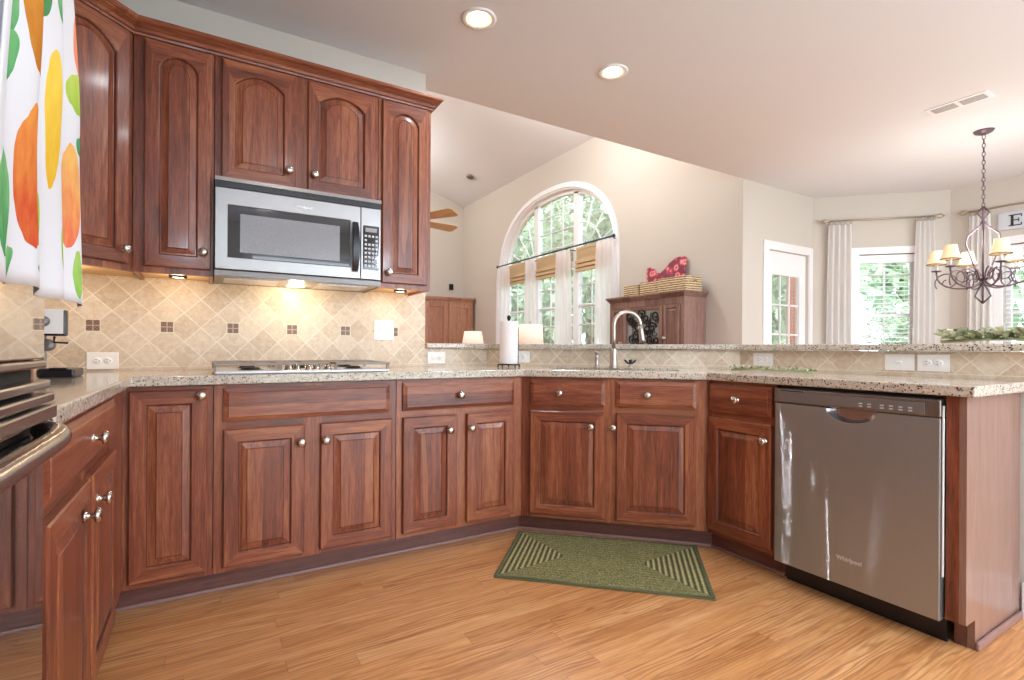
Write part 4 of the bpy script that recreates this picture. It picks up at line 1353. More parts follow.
# ------------------------------------------------------------------ sprays of greenery
def spray(name, label, cat, pts, seed, loc, leaf_len=0.06, n_leaf=26, spread_=0.03, h=0.03, mat='flower_green'):
    rnd = random.Random(seed)
    th = thing(name, label, cat, loc)
    for si in range(3):
        m_ = MB()
        off = (si - 1) * 0.012
        m_.tube([(p[0] + off, p[1] + off * 0.5, 0.006 + 0.004 * si + 0.012 * sin(i)) for i, p in enumerate(pts)], 0.0035, seg=6)
        m_.build('stem', M['stem_green'], th)
    m_ = MB()
    for i in range(n_leaf):
        t = rnd.random() * (len(pts) - 1); k_ = min(int(t), len(pts) - 2); f = t - k_
        c = Vector((pts[k_][0] * (1 - f) + pts[k_ + 1][0] * f, pts[k_][1] * (1 - f) + pts[k_ + 1][1] * f, 0.012))
        a_ = rnd.uniform(0, 2 * pi); el = rnd.uniform(0.0, 0.9)
        dv = Vector((cos(a_) * cos(el), sin(a_) * cos(el), sin(el)))
        L = leaf_len * rnd.uniform(0.5, 1.1); w_ = L * 0.22
        sv = dv.cross(Vector((0, 0, 1))); sv = sv.normalized() if sv.length > 0.01 else Vector((1, 0, 0))
        c += Vector((rnd.uniform(-1, 1), rnd.uniform(-1, 1), rnd.uniform(0, 1))) * spread_ * 0.5
        mid = c + dv * L * 0.5 + Vector((0, 0, min(h, 0.25 * L)))
        tip = c + dv * L
        tip.z = max(0.004, min(tip.z, h * 2.2)); mid.z = max(mid.z, 0.008)
        m_.add([c, mid - sv * w_, tip, mid + sv * w_], [(0, 1, 2), (0, 2, 3)], 0, True)
    m_.build('leaves', M[mat], th, recalc=False)
    return th
spray('flower_spray', 'pale green spray of blossoms lying on the bar ledge at the right', 'flowers', [(0.02, 0.18), (0.0, 0.05), (-0.02, -0.06), (-0.02, -0.16)], 3, (2.80, 0.80, 1.0605), 0.075, 90, 0.05, 0.03)
spray('leafy_stems', 'bunch of pale green leafy stems lying on the counter by the dishwasher', 'flowers', [(-0.02, 0.20), (0.0, 0.07), (0.02, -0.06), (0.02, -0.20)], 5, (2.40, 1.52, 0.9145), 0.032, 60, 0.03, 0.008)

# ------------------------------------------------------------------ hutch by the gable wall
th = thing('hutch', 'brown wine hutch with iron scroll doors against the gable wall', 'hutch', (4.24, 4.755, 0), -pi / 2)
hw = 1.13; hd_ = 0.335; hz = 1.585
m_ = MB(); m_.box(0.0, hw, 0.02, hd_, 0.06, hz); m_.box(0.0, 0.05, -0.0, 0.02, 0.0, hz); m_.box(hw - 0.05, hw, 0, 0.02, 0, hz)
m_.box(0.05, hw - 0.05, 0.0, 0.02, hz - 0.07, hz); m_.box(0.05, hw - 0.05, 0.0, 0.02, 0.06, 0.12)
m_.build('body', M['hutch'], th)
m_ = MB()
for (o_, z0, z1) in ((0.012, hz, hz + 0.018), (0.026, hz + 0.018, hz + 0.036), (0.040, hz + 0.036, hz + 0.060)):
    m_.box(-o_, hw + o_, -o_, hd_, z0, z1, 0, 0.004)
m_.build('crown', M['hutch'], th)
def scroll(c, r, turns, dirn, y=-0.004):
    pts = []
    for i in range(30):
        t = i / 29
        a_ = turns * 2 * pi * t * dirn
        rr = r * (1 - 0.8 * t)
        pts.append((c[0] + rr * cos(a_), y, c[1] + rr * sin(a_)))
    return pts
def solid_door(x0, x1):
    d = door_mesh(x0, x1, 0.13, hz - 0.075, fr=0.04, t=0.018).build('door', [M['hutch'], M['hutch'], M['glaze']], th)
    return d
d1 = solid_door(0.055, 0.235); knob(d1, 0.215, 1.10)
d3 = solid_door(0.86, 1.075); knob(d3, 0.885, 1.15)
m_ = MB()
m_.prism([(0.245, 0.13), (0.85, 0.13), (0.85, hz - 0.075), (0.245, hz - 0.075)], 0, 0.02, holes=[rect(0.29, 0.800, 0.20, hz - 0.115)])
m_.v = [(x, t - 0.018, z) for (x, z, t) in m_.v]
d2 = m_.build('door', M['hutch'], th)
m_ = MB(); m_.box(0.291, 0.799, 0.008, 0.012, 0.201, hz - 0.116); m_.build('glass_pane', gloss_glass('hutch_glass', '#a9b4b4', 0.3, 0.25), d2)
m_ = MB()
for i, (cx_, cz_) in enumerate([(0.37, 1.36), (0.47, 1.28), (0.60, 1.37), (0.69, 1.27), (0.38, 1.15), (0.52, 1.10), (0.66, 1.14), (0.44, 0.97), (0.60, 0.95), (0.36, 0.80), (0.52, 0.78), (0.69, 0.82), (0.72, 0.98), (0.36, 1.0), (0.34, 1.40), (0.52, 1.42), (0.74, 1.40), (0.55, 1.20), (0.75, 1.12), (0.45, 1.18), (0.62, 1.25)]):
    m_.tube(scroll((cx_, cz_), 0.062, 1.4, 1 if i % 2 else -1), 0.008, seg=6)
    m_.tube(scroll((cx_ + 0.03, cz_ - 0.06), 0.045, 1.1, -1 if i % 2 else 1), 0.005, seg=6)
for xx in (0.40, 0.53, 0.67):
    m_.tube([(xx, -0.003, 0.22), (xx + 0.02, -0.003, 0.6), (xx - 0.02, -0.003, 1.0), (xx, -0.003, hz - 0.15)], 0.006, seg=6)
m_.build('iron_scrollwork', M['iron'], d2)

# baskets on the hutch
BZ = hz + 0.0605
def basket(label, y0, y1, h, d0=0.05, d1=0.29, hole=False):
    th = thing('storage_basket', label, 'basket', (4.24, 0, BZ), 0, 'woven baskets on the hutch')
    th.location = (4.24, (y0 + y1) / 2, BZ)
    w_ = (y1 - y0) / 2
    m_ = MB()
    m_.box(d0, d1, -w_, w_, 0.0, 0.010)
    m_.box(d0, d0 + 0.012, -w_, w_, 0.010, h, 0, 0.004); m_.box(d1 - 0.012, d1, -w_, w_, 0.010, h, 0, 0.004)
    m_.box(d0 + .012, d1 - .012, w_ - 0.012, w_, 0.010, h, 0, 0.004)
    if hole:
        m_.prism([(d0 + .012, 0.010), (d1 - .012, 0.010), (d1 - .012, h), (d0 + .012, h)], 0, 0.012, holes=[rect(0.14, 0.20, h * 0.62, h * 0.8)])
        n0 = len(m_.v) - 16
        for i in range(n0, len(m_.v)):
            x, z, t = m_.v[i]; m_.v[i] = (x, -w_ + t, z)
    else:
        m_.box(d0 + .012, d1 - .012, -w_, -w_ + 0.012, 0.010, h, 0, 0.004)
    m_.build('woven_body', M['basket'], th)
    m_ = MB()
    rr = [(d0 + .006, -w_ + .006, h), (d1 - .006, -w_ + .006, h), (d1 - .006, w_ - .006, h), (d0 + .006, w_ - .006, h), (d0 + .006, -w_ + .006, h)]
    m_.tube(rr, 0.008, seg=6); m_.build('rim', M['basket'], th)
    return th
basket('small woven basket on the hutch, leftmost of the three', 4.33, 4.57, 0.125)
basket('small woven basket in the middle of the three on the hutch', 4.04, 4.31, 0.140)
basket('largest woven basket with a hand hole, right end of the hutch', 3.63, 4.02, 0.150, 0.03, 0.28, True)
# red floral board leaning behind the baskets
m_ = MB()
lp = [(-0.30, 0.0), (0.27, 0.0), (0.30, 0.40), (0.26, 0.425), (0.16, 0.415), (0.07, 0.37), (0.0, 0.31), (-0.07, 0.27), (-0.13, 0.285), (-0.18, 0.34), (-0.22, 0.36), (-0.28, 0.345)]
m_.prism(lp, 0, 0.018)
m_.v = [(x, t, z) for (x, z, t) in m_.v]
o = m_.build('floral_board', M['rose'], loc=(4.535, 4.16, BZ), rotz=-pi / 2)
tag(o, 'red floral board with a swooping top edge behind the baskets on the hutch', 'decoration')

# ------------------------------------------------------------------ armoire and lamps in the great room
th = thing('armoire', 'tall light brown two-door armoire in the far corner of the great room', 'armoire', (3.47, 9.08, 0))
aw = 1.06
m_ = MB(); m_.box(0.0, aw, 0.0, 0.52, 0.0, 1.95); m_.build('body', M['armoire'], th)
m_ = MB(); m_.box(-0.02, aw + 0.02, -0.03, 0.53, 1.95, 1.975, 0, 0.004); m_.box(-0.035, aw + 0.035, -0.045, 0.53, 1.975, 2.01, 0, 0.006); m_.build('crown', M['armoire'], th)
for (x0, x1, kx) in ((0.04, 0.515, 0.49), (0.545, aw - 0.04, 0.57)):
    d = door_mesh(x0, x1, 0.12, 1.90, fr=0.085).build('door', [M['armoire'], M['armoire'], M['hutch']], th)
    knob(d, kx, 1.0)
def table_lamp(label, loc, r0, r1, zs0, zs1, tname):
    tb = thing('side_table', tname, 'table', (loc[0], loc[1], 0))
    m_ = MB(); m_.lathe([(0.26, 0.60), (0.27, 0.61), (0.27, 0.625), (0.0, 0.625)], caps=False, seg=28); m_.lathe([(0.26, 0.60), (0.0, 0.60)], caps=False, seg=28); m_.build('tabletop', M['hutch'], tb)
    m_ = MB(); m_.lathe([(0.17, 0.0), (0.17, 0.02), (0.04, 0.05), (0.03, 0.3), (0.04, 0.6), (0.0, 0.6)]); m_.build('pedestal', M['hutch'], tb)
    th = thing('table_lamp', label, 'lamp', (loc[0], loc[1], 0.626), 0, 'table lamps in the great room')
    m_ = MB(); m_.lathe([(0.09, 0.0), (0.09, 0.015), (0.03, 0.03), (0.075, 0.14), (0.07, 0.22), (0.02, 0.31), (0.012, zs0 + 0.05 - 0.626), (0.008, zs1 - 0.626 + 0.01), (0.0, zs1 - 0.626 + 0.01)]); m_.build('base', M['nickel'], th)
    m_ = MB(); m_.lathe([(r0, zs0 - 0.626), (r1, zs1 - 0.626)], caps=False, seg=32)
    m_.build('lamp_shade', M['lamp_shade'], th, solid=0.004)
    m_ = MB(); m_.lathe([(0.0, zs1 - 0.626 + 0.005), (0.008, zs1 - 0.6), (0.006, zs1 - 0.585), (0.0, zs1 - 0.575)]); m_.build('finial', M['nickel'], th)
table_lamp('white cone-shaded table lamp in front of the armoire', (4.02, 8.05, 0), 0.205, 0.150, 1.02, 1.325, 'round brown side table beneath the white cone-shaded lamp')
table_lamp('cream drum-shaded table lamp behind the paper towels by the arched window', (4.13, 6.38, 0), 0.200, 0.180, 1.02, 1.385, 'round brown side table beneath the cream drum-shaded lamp')
# thermostat, smoke detector, ceiling fan
m_ = MB(); m_.box(-0.045, 0.045, -0.025, 0, -0.06, 0.06, 0, 0.005); o = m_.build('thermostat', M['iron'], loc=(4.31, 9.649, 2.28)); tag(o, 'small dark control box on the far great room wall above the armoire', 'thermostat')
zc = 4.0 + (XG - 4.07) * sl
m_ = MB(); m_.lathe([(0.07, 0.0), (0.07, -0.02), (0.05, -0.035), (0.0, -0.035)]); o = m_.build('smoke_detector', M['panel_grey'], loc=(4.07, 8.30, zc - 0.053)); o.rotation_euler = (0, math.atan(sl), 0)
tag(o, 'small round grey smoke detector on the sloping great room ceiling', 'smoke detector')
fcx, fcy, fz = 1.995, 5.747, 2.52
zt = 4.0 + (XG - fcx) * sl - 0.05
th = thing('ceiling_fan', 'ceiling fan with pale wooden blades half hidden behind the wall cabinets', 'ceiling fan', (fcx, fcy, fz))
m_ = MB(); m_.lathe([(0.06, zt - fz - 0.06), (0.07, zt - fz)]); m_.tube([(0, 0, 0.1), (0, 0, zt - fz - 0.04)], 0.013); m_.build('downrod', M['nickel'], th)
m_ = MB(); m_.lathe([(0.0, -0.1), (0.09, -0.09), (0.12, 0.0), (0.12, 0.06), (0.05, 0.11), (0.0, 0.11)]); m_.build('motor', M['white'], th)
for i in range(5):
    m_ = MB()
    m_.prism([(0.18, -0.06), (0.66, -0.085), (0.70, -0.06), (0.70, 0.06), (0.66, 0.085), (0.18, 0.06)], 0.0, 0.008)
    m_.box(0.08, 0.22, -0.018, 0.018, -0.006, 0.0)
    b = m_.build('blade', M['fan_wood'], th); b.rotation_euler = (radians(-16), 0, 2 * pi * i / 5 + 0.20)

# ------------------------------------------------------------------ arched window
wr = struct_root('window_1', (XG, 0, 0))
def yz_prism(mb_, outer, x0, x1, holes=(), mat=0):
    n0 = len(mb_.v)
    mb_.prism(outer, x0, x1, mat, holes)
    for i in range(n0, len(mb_.v)):
        y, z, x = mb_.v[i]; mb_.v[i] = (x, y, z)
m_ = MB(); yz_prism(m_, arch_loop(-0.075), -0.018, -0.001, [arch_loop(0.0)])
yz_prism(m_, arch_loop(-0.02), -0.026, -0.018, [arch_loop(0.0)])
m_.build('casing', M['trim'], wr)
m_ = MB(); yz_prism(m_, arch_loop(0.0005), -0.001, 0.17, [arch_loop(0.02)]); m_.build('reveal', M['trim'], wr)
m_ = MB(); yz_prism(m_, arch_loop(0.0205), 0.08, 0.16, [arch_loop(0.075)])
MUL = [(5.93, 6.04), (6.98, 7.09)]
for (y0, y1) in MUL:
    zt_ = min(arch_z(y0), arch_z(y1)) - 0.04
    m_.box(0.08, 0.16, y0, y1, WZ0 + 0.05, zt_)
m_.box(0.085, 0.155, 5.09, 7.99, 2.24, 2.33)
m_.build('window_frame', M['trim'], wr)
m_ = MB()
def mun(p, q, w_=0.011):
    """thin muntin bar in the window plane between (y,z) points"""
    m_.tube([(0.118, p[0], p[1]), (0.118, q[0], q[1])], w_, seg=4)
# sashes below
for (y0, y1) in ((5.11, 5.93), (6.04, 6.98), (7.09, 7.97)):
    for k_ in (1, 2):
        yy = y0 + (y1 - y0) * k_ / 3
        mun((yy, 0.8), (yy, 2.25))
    for zz in (1.07, 1.38, 1.96): mun((y0, zz), (y1, zz))
    mun((y0, 1.66), (y1, 1.66), 0.024)
# above: centre grid, radiating fans at the sides
for k_ in (1, 2): 
    yy = 6.04 + 0.94 * k_ / 3; mun((yy, 2.33), (yy, 3.36))
for zz in (2.60, 2.86, 3.12): mun((6.04, zz), (6.98, zz))
for (cx_, s_) in ((5.93, -1), (7.09, 1)):
    for an in (25, 50, 72):
        L = 1.0
        for L in [x * 0.02 for x in range(60, 5, -1)]:
            y_ = cx_ + s_ * L * cos(radians(an)); z_ = 2.33 + L * sin(radians(an))
            if z_ < arch_z(y_, hw=1.43, h=1.05) : break
        mun((cx_, 2.33), (y_, z_))
    arc = [(0.118, cx_ + s_ * 0.50 * cos(q * pi / 2 / 12), 2.33 + 0.55 * sin(q * pi / 2 / 12)) for q in range(13)]
    m_.tube(arc, 0.011, seg=4)
m_.build('muntins', M['trim'], wr)
m_ = MB(); yz_prism(m_, arch_loop(0.05), 0.125, 0.129); m_.build('glass_pane', M['glass'], wr)

# rod, sheers and bamboo shades
th = thing('curtain_rod', 'dark blue-grey curtain rod across the arched window', 'curtain rod', (4.50, 0, 2.49))
m_ = MB(); m_.tube([(0, 4.985, 0), (0, 8.04, 0)], 0.012, seg=8); m_.build('rod', M['blue_rod'], th)
for y in (4.985, 8.04):
    m_ = MB(); m_.lathe([(0.0, -0.03), (0.022, -0.015), (0.024, 0.0), (0.018, 0.018), (0.0, 0.03)], (0, y, 0), caps=False, seg=12); m_.build('finial', M['blue_rod'], th)
for y in (5.03, 5.985, 7.035, 7.99):
    m_ = MB(); m_.tube([(0.083 if y in (5.03, 7.99) else 0.165, y, -0.02), (0.02, y, -0.02), (0.0, y, -0.013)], 0.008, seg=6); m_.build('bracket', M['blue_rod'], th)
def wavy_panel(name, label, cat, p0, p1, z0, z1, folds, mat, amp=0.03, top_pinch=1.0, group=None, flare=0.0, solid=0.0, zoff=0.0, rings=0, ring_mat=None):
    """hanging cloth from plan point p0 to p1"""
    p0 = Vector(p0); p1 = Vector(p1); mid_ = (p0 + p1) / 2; d = p1 - p0; L = d.length; d.normalize(); nrm = Vector((-d.y, d.x))
    th = thing(name, label, cat, (mid_.x, mid_.y, z0), 0, group)
    def f(u, v):
        wsc = 1 - (1 - top_pinch) * (1 - min(1, v * 3)) ** 2 + flare * v
        s_ = (u - 0.5) * L * wsc
        a_ = amp * sin(u * 2 * pi * folds + 0.6 * sin(v * 3)) * (0.7 + 0.3 * v)
        q_ = d * s_ + nrm * a_
        return (q_.x, q_.y, (z1 - z0) * (1 - v))
    m_ = MB(); m_.grid(f, max(24, int(folds * 12)), 16)
    m_.build('cloth', mat, th, recalc=False)
    for i in range(rings):
        s_ = (i / max(1, rings - 1) - 0.5) * L * top_pinch
        q_ = d * s_
        rg = MB()
        pts = [(q_.x + nrm.x * 0.022 * cos(a_ * pi / 8), q_.y + nrm.y * 0.022 * cos(a_ * pi / 8), z1 - z0 + 0.026 + 0.022 * sin(a_ * pi / 8)) for a_ in range(17)]
        rg.tube(pts, 0.0035, seg=5, caps=False); rg.build('curtain_ring', ring_mat, th)
    return th
for i, (y0, y1, fl, lb) in enumerate(((7.60, 8.10, 4, 'sheer white curtain panel at the far left end of the arched window'),
                              (6.80, 7.14, 3, 'sheer white curtain panel between the left and middle panes of the arched window'),
                              (5.88, 6.28, 3, 'sheer white curtain panel between the middle and right panes of the arched window'),
                              (4.96, 5.36, 4, 'sheer white curtain panel at the near right end of the arched window'))):
    wavy_panel('sheer_curtain', lb, 'curtain', (4.50, y1), (4.50, y0), 0.15, 2.475, fl, M['sheer'], 0.022, 0.85, 'sheer curtains on the arched window', 0.12)
for (y0, y1, lb) in ((7.10, 7.96, 'woven bamboo shade in the left pane of the arched window'), (6.05, 6.97, 'woven bamboo shade in the middle pane of the arched window'),
                     (5.12, 5.92, 'woven bamboo shade in the right pane of the arched window')):
    th = thing('bamboo_shade', lb, 'window shade', (XG + 0.05, (y0 + y1) / 2, 2.20), 0, 'bamboo shades on the arched window')
    w_ = (y1 - y0) / 2
    m_ = MB(); m_.box(-0.008, 0.0, -w_, w_, -0.06, 0.26)
    for k_ in range(3): m_.box(-0.030 - 0.004 * k_, -0.008, -w_, w_, -0.06 + 0.06 * k_, -0.015 + 0.06 * k_, 0, 0.008)
    m_.build('woven_slats', M['bamboo'], th)
    m_ = MB(); m_.box(-0.015, 0.02, -w_, w_, 0.262, 0.295); m_.build('headrail', M['bamboo'], th)

# ------------------------------------------------------------------ patio door, bay windows, blinds
dr_ = struct_root('door_1', (0, 3.2, 0))
m_ = MB(); m_.prism([(4.915, 0.0), (5.865 - 0.05, 0.0), (5.815, 2.165), (4.915, 2.165)], -0.018, -0.001, holes=[rect(5.006, 5.754, 0.001, 2.079)])
m_.v = [(x, t, z) for (x, z, t) in m_.v]; m_.build('door_casing', M['trim'], dr_)
m_ = MB(); m_.prism([(5.008, 0.012), (5.752, 0.012), (5.752, 2.077), (5.008, 2.077)], 0.03, 0.07, holes=[rect(5.128, 5.632, 0.25, 1.83)])
m_.v = [(x, t, z) for (x, z, t) in m_.v]; m_.build('door_panel', M['trim'], dr_)
m_ = MB()
for k_ in (1, 2):
    xx = 5.128 + 0.504 * k_ / 3; m_.box(xx - 0.009, xx + 0.009, 0.042, 0.058, 0.25, 1.83)
for k_ in range(1, 5):
    zz = 0.25 + 1.58 * k_ / 5; m_.box(5.128, 5.632, 0.042, 0.058, zz - 0.009, zz + 0.009)
m_.build('muntins', M['trim'], dr_)
m_ = MB(); m_.box(5.129, 5.631, 0.048, 0.052, 0.251, 1.829); m_.build('glass_pane', M['glass'], dr_)
m_ = MB(); m_.lathe([(0.025, 0.0), (0.025, 0.01), (0.012, 0.02), (0.012, 0.04), (0.027, 0.05), (0.0, 0.07)], (5.06, 0.03, 1.0), '-y'); m_.build('door_handle', M['nickel'], dr_)

def window_unit(name, p0, ang, w_, z0=0.75, z1=2.08, casing=0.075):
    """local x along the wall (seen left to right), +y outward"""
    r = struct_root(name, (p0[0], p0[1], 0), ang)
    m_ = MB(); m_.prism([(-casing, z0 - 0.02), (w_ + casing, z0 - 0.02), (w_ + casing, z1 + casing), (-casing, z1 + casing)], -0.018, -0.001, holes=[rect(0, w_, z0, z1)])
    m_.v = [(x, t, z) for (x, z, t) in m_.v]
    m_.box(-casing - 0.01, w_ + casing + 0.01, -0.035, -0.001, z0 - 0.05, z0 - 0.021)
    m_.build('casing', M['trim'], r)
    m_ = MB(); m_.prism([(0.001, z0 + 0.001), (w_ - 0.001, z0 + 0.001), (w_ - 0.001, z1 - 0.001), (0.001, z1 - 0.001)], 0.07, 0.11, holes=[rect(0.04, w_ - 0.04, z0 + 0.04, z1 - 0.04)])
    m_.v = [(x, t, z) for (x, z, t) in m_.v]
    m_.box(0.04, w_ - 0.04, 0.075, 0.105, (z0 + z1) / 2 - 0.02, (z0 + z1) / 2 + 0.02)
    m_.build('window_frame', M['trim'], r)
    m_ = MB()
    nb = 2 if w_ < 0.8 else 3
    for k_ in range(1, nb):
        xx = 0.04 + (w_ - 0.08) * k_ / nb; m_.box(xx - 0.009, xx + 0.009, 0.082, 0.098, z0 + 0.04, z1 - 0.04)
    for k_ in range(1, 6):
        zz = z0 + (z1 - z0) * k_ / 6; m_.box(0.04, w_ - 0.04, 0.083, 0.097, zz - 0.007, zz + 0.007)
    m_.build('muntins', M['trim'], r)
    m_ = MB(); m_.box(0.041, w_ - 0.041, 0.088, 0.092, z0 + 0.041, z1 - 0.041); m_.build('glass_pane', M['glass'], r)
    return r
def blind(label, p0, ang, w_, z0=0.80, z1=2.07):
    th = thing('window_blind', label, 'blind', (p0[0], p0[1], 0), ang, 'white slatted blinds in the breakfast room')
    m_ = MB(); m_.box(0.004, w_ - 0.004, 0.005, 0.055, z1 - 0.085, z1); m_.build('valance', M['trim'], th)
    m_ = MB()
    n_ = int((z1 - 0.09 - z0) / 0.046)
    for k_ in range(n_):
        zc_ = z1 - 0.115 - k_ * 0.046
        c_, s_ = cos(radians(12)) * 0.024, sin(radians(12)) * 0.024
        m_.add([(0.008, 0.035 - c_, zc_ - s_), (w_ - 0.008, 0.035 - c_, zc_ - s_), (w_ - 0.008, 0.035 + c_, zc_ + s_), (0.008, 0.035 + c_, zc_ + s_),
                (0.008, 0.035 - c_, zc_ - s_ + 0.003), (w_ - 0.008, 0.035 - c_, zc_ - s_ + 0.003), (w_ - 0.008, 0.035 + c_, zc_ + s_ + 0.003), (0.008, 0.035 + c_, zc_ + s_ + 0.003)],
               [(0, 1, 2, 3), (7, 6, 5, 4), (0, 4, 5, 1), (1, 5, 6, 2), (2, 6, 7, 3), (3, 7, 4, 0)])
    m_.build('slats', M['trim'], th)
    m_ = MB()
    for xx in (0.12, w_ - 0.12):
        m_.tube([(xx, 0.009, z1 - 0.09), (xx, 0.009, z0)], 0.0015, seg=4)
    m_.build('cords', M['trim'], th)
    m_ = MB(); m_.box(0.008, w_ - 0.008, 0.02, 0.05, z0 - 0.015, z0 + 0.005, 0, 0.003); m_.build('bottom_rail', M['trim'], th)
r2 = sqrt(0.5)
pb = (5.83 + 0.46 * r2, 3.2 - 0.46 * r2)
window_unit('window_2', pb, -pi / 4, 0.56)
blind('white slatted blind in the bay window between the two white curtains', pb, -pi / 4, 0.56)
pr = (6.76, 2.27 - 0.42)
window_unit('window_3', pr, -pi / 2, 1.08)
blind('white slatted blind in the right window behind the chandelier', pr, -pi / 2, 1.08)
window_unit('window_4', (6.76, 2.27 - 2.1), -pi / 2, 1.0)
# wide glass wall added behind the camera as a daylight source
window_unit('fill_window', (6.91 - 0.9, YB), pi, 5.5, 0.03, 2.34)
m_ = MB(); m_.box(-3, 9, -14, YB - 0.16, -0.34, -0.10); struct('bounce_slab', m_, M['patio'])  # unseen pale slab added to bounce sky light up onto the ceiling

# breakfast room rods and curtains
def silver_rod(label, p0, p1, z):
    p0 = Vector(p0); p1 = Vector(p1); d = (p1 - p0).normalized(); nrm = Vector((d.y, -d.x))
    th = thing('curtain_rod', label, 'curtain rod', (p0.x, p0.y, z), 0, 'silver curtain rods in the breakfast room')
    L = (p1 - p0).length
    m_ = MB(); m_.tube([(0, 0, 0), (d.x * L, d.y * L, 0)], 0.010, seg=8); m_.build('rod', M['rod'], th)
    for s_, sg in ((0, -1), (L, 1)):
        m_ = MB()
        pr_ = [(0.010, 0.0), (0.018, 0.01), (0.013, 0.02), (0.026, 0.04), (0.026, 0.055), (0.012, 0.075), (0.004, 0.09)]
        m_.tube([(d.x * (s_ + sg * h_), d.y * (s_ + sg * h_), 0) for r_, h_ in pr_], [r_ for r_, h_ in pr_], seg=10); m_.build('finial', M['rod'], th)
    for s_ in (0.03, L - 0.03):
        m_ = MB(); m_.tube([(d.x * s_, d.y * s_, 0), (d.x * s_ - nrm.x * 0.09, d.y * s_ - nrm.y * 0.09, 0)], 0.008, seg=6); m_.build('bracket', M['rod'], th)
    return th
dd_ = Vector((r2, -r2)); nn = Vector((-r2, -r2))
o0 = Vector((5.83, 3.2)) + nn * 0.09
silver_rod('silver curtain rod with finials above the bay window', o0 + dd_ * 0.14, o0 + dd_ * 1.13, 2.445)
silver_rod('silver curtain rod above the right window behind the chandelier', (6.67, 2.09), (6.67, 0.55), 2.445)
wavy_panel('window_curtain', 'white curtain panel left of the bay window next to the patio door', 'curtain', o0 + dd_ * 0.13, o0 + dd_ * 0.36, 0.05, 2.40, 4, M['curtain'], 0.03, 0.95, 'white curtains in the breakfast room', 0.12, rings=5, ring_mat=M['rod'])
wavy_panel('window_curtain', 'white curtain panel right of the bay window, left of the chandelier', 'curtain', o0 + dd_ * 0.95, o0 + dd_ * 1.14, 0.05, 2.40, 4, M['curtain'], 0.03, 0.85, 'white curtains in the breakfast room', 0.20, rings=5, ring_mat=M['rod'])
wavy_panel('window_curtain', 'white curtain panel on the right wall directly behind the chandelier', 'curtain', (6.67, 2.10), (6.67, 1.91), 0.05, 2.40, 4, M['curtain'], 0.03, 0.85, 'white curtains in the breakfast room', 0.20, rings=5, ring_mat=M['rod'])

# sign over the right window
th = thing('wall_sign', 'pale wooden sign with a dark serif letter above the right window', 'sign', (6.758, 1.885, 2.305), -pi / 2)
m_ = MB(); m_.box(0.0, 0.50, -0.025, -0.001, -0.085, 0.085, 0, 0.003); m_.build('board', M['sign'], th)
lt = MB()
lt.box(0.095, 0.115, -0.029, -0.0255, -0.055, 0.055); lt.box(0.080, 0.175, -0.029, -0.0255, 0.045, 0.055); lt.box(0.080, 0.175, -0.029, -0.0255, -0.055, -0.045)
lt.box(0.115, 0.155, -0.029, -0.0255, -0.005, 0.005); lt.box(0.167, 0.175, -0.029, -0.0255, 0.028, 0.045); lt.box(0.167, 0.175, -0.029, -0.0255, -0.045, -0.028); lt.box(0.148, 0.155, -0.029, -0.0255, -0.018, 0.018)
lt.build('letter', M['text_dark'], th)

# ------------------------------------------------------------------ chandelier
chx, chy = 5.16, 1.53
th = thing('chandelier', 'iron scroll chandelier with small cream shades hanging in the breakfast room', 'chandelier', (chx, chy, 0))
m_ = MB(); m_.lathe([(0.0, CEIL - 0.03), (0.02, CEIL - 0.03), (0.055, CEIL - 0.015), (0.065, CEIL - 0.0005)], caps=False); m_.build('canopy', M['bronze'], th)
m_ = MB()
zz = CEIL - 0.03; i = 0
while zz > 2.16:
    pts = []
    for q in range(9):
        a_ = q * pi / 4
        ex, ez = 0.010 * cos(a_), 0.021 * sin(a_)
        pts.append((ex if i % 2 else 0.0, 0.0 if i % 2 else ex, zz - 0.018 + ez))
    m_.tube(pts, 0.0028, seg=5, caps=False)
    zz -= 0.033; i += 1
m_.build('chain', M['bronze'], th)
m_ = MB()
for q in range(4):
    a_ = q * pi / 2 + 0.3
    prof = [(0.0, 2.15), (0.035, 2.10), (0.0, 2.05), (0.022, 2.0), (0.09, 1.93), (0.10, 1.87), (0.06, 1.72), (0.02, 1.60), (0.0, 1.56), (0.03, 1.50), (0.045, 1.455), (0.0, 1.40)]
    m_.tube([(r_ * cos(a_), r_ * sin(a_), z_) for r_, z_ in prof], 0.0065, seg=6)
m_.tube([(0, 0, 2.05), (0, 0, 1.45)], 0.008, seg=8)
for q in range(10):
    a_ = q * 2 * pi / 10
    m_.tube([(0, 0, 1.56), (0.03 * cos(a_), 0.03 * sin(a_), 1.60), (0.055 * cos(a_), 0.055 * sin(a_), 1.585)], [0.006, 0.010, 0.002], seg=5)
m_.build('body_frame', M['bronze'], th)
def arm_pts(a_, prof):
    return [(r_ * cos(a_), r_ * sin(a_), z_) for r_, z_ in prof]
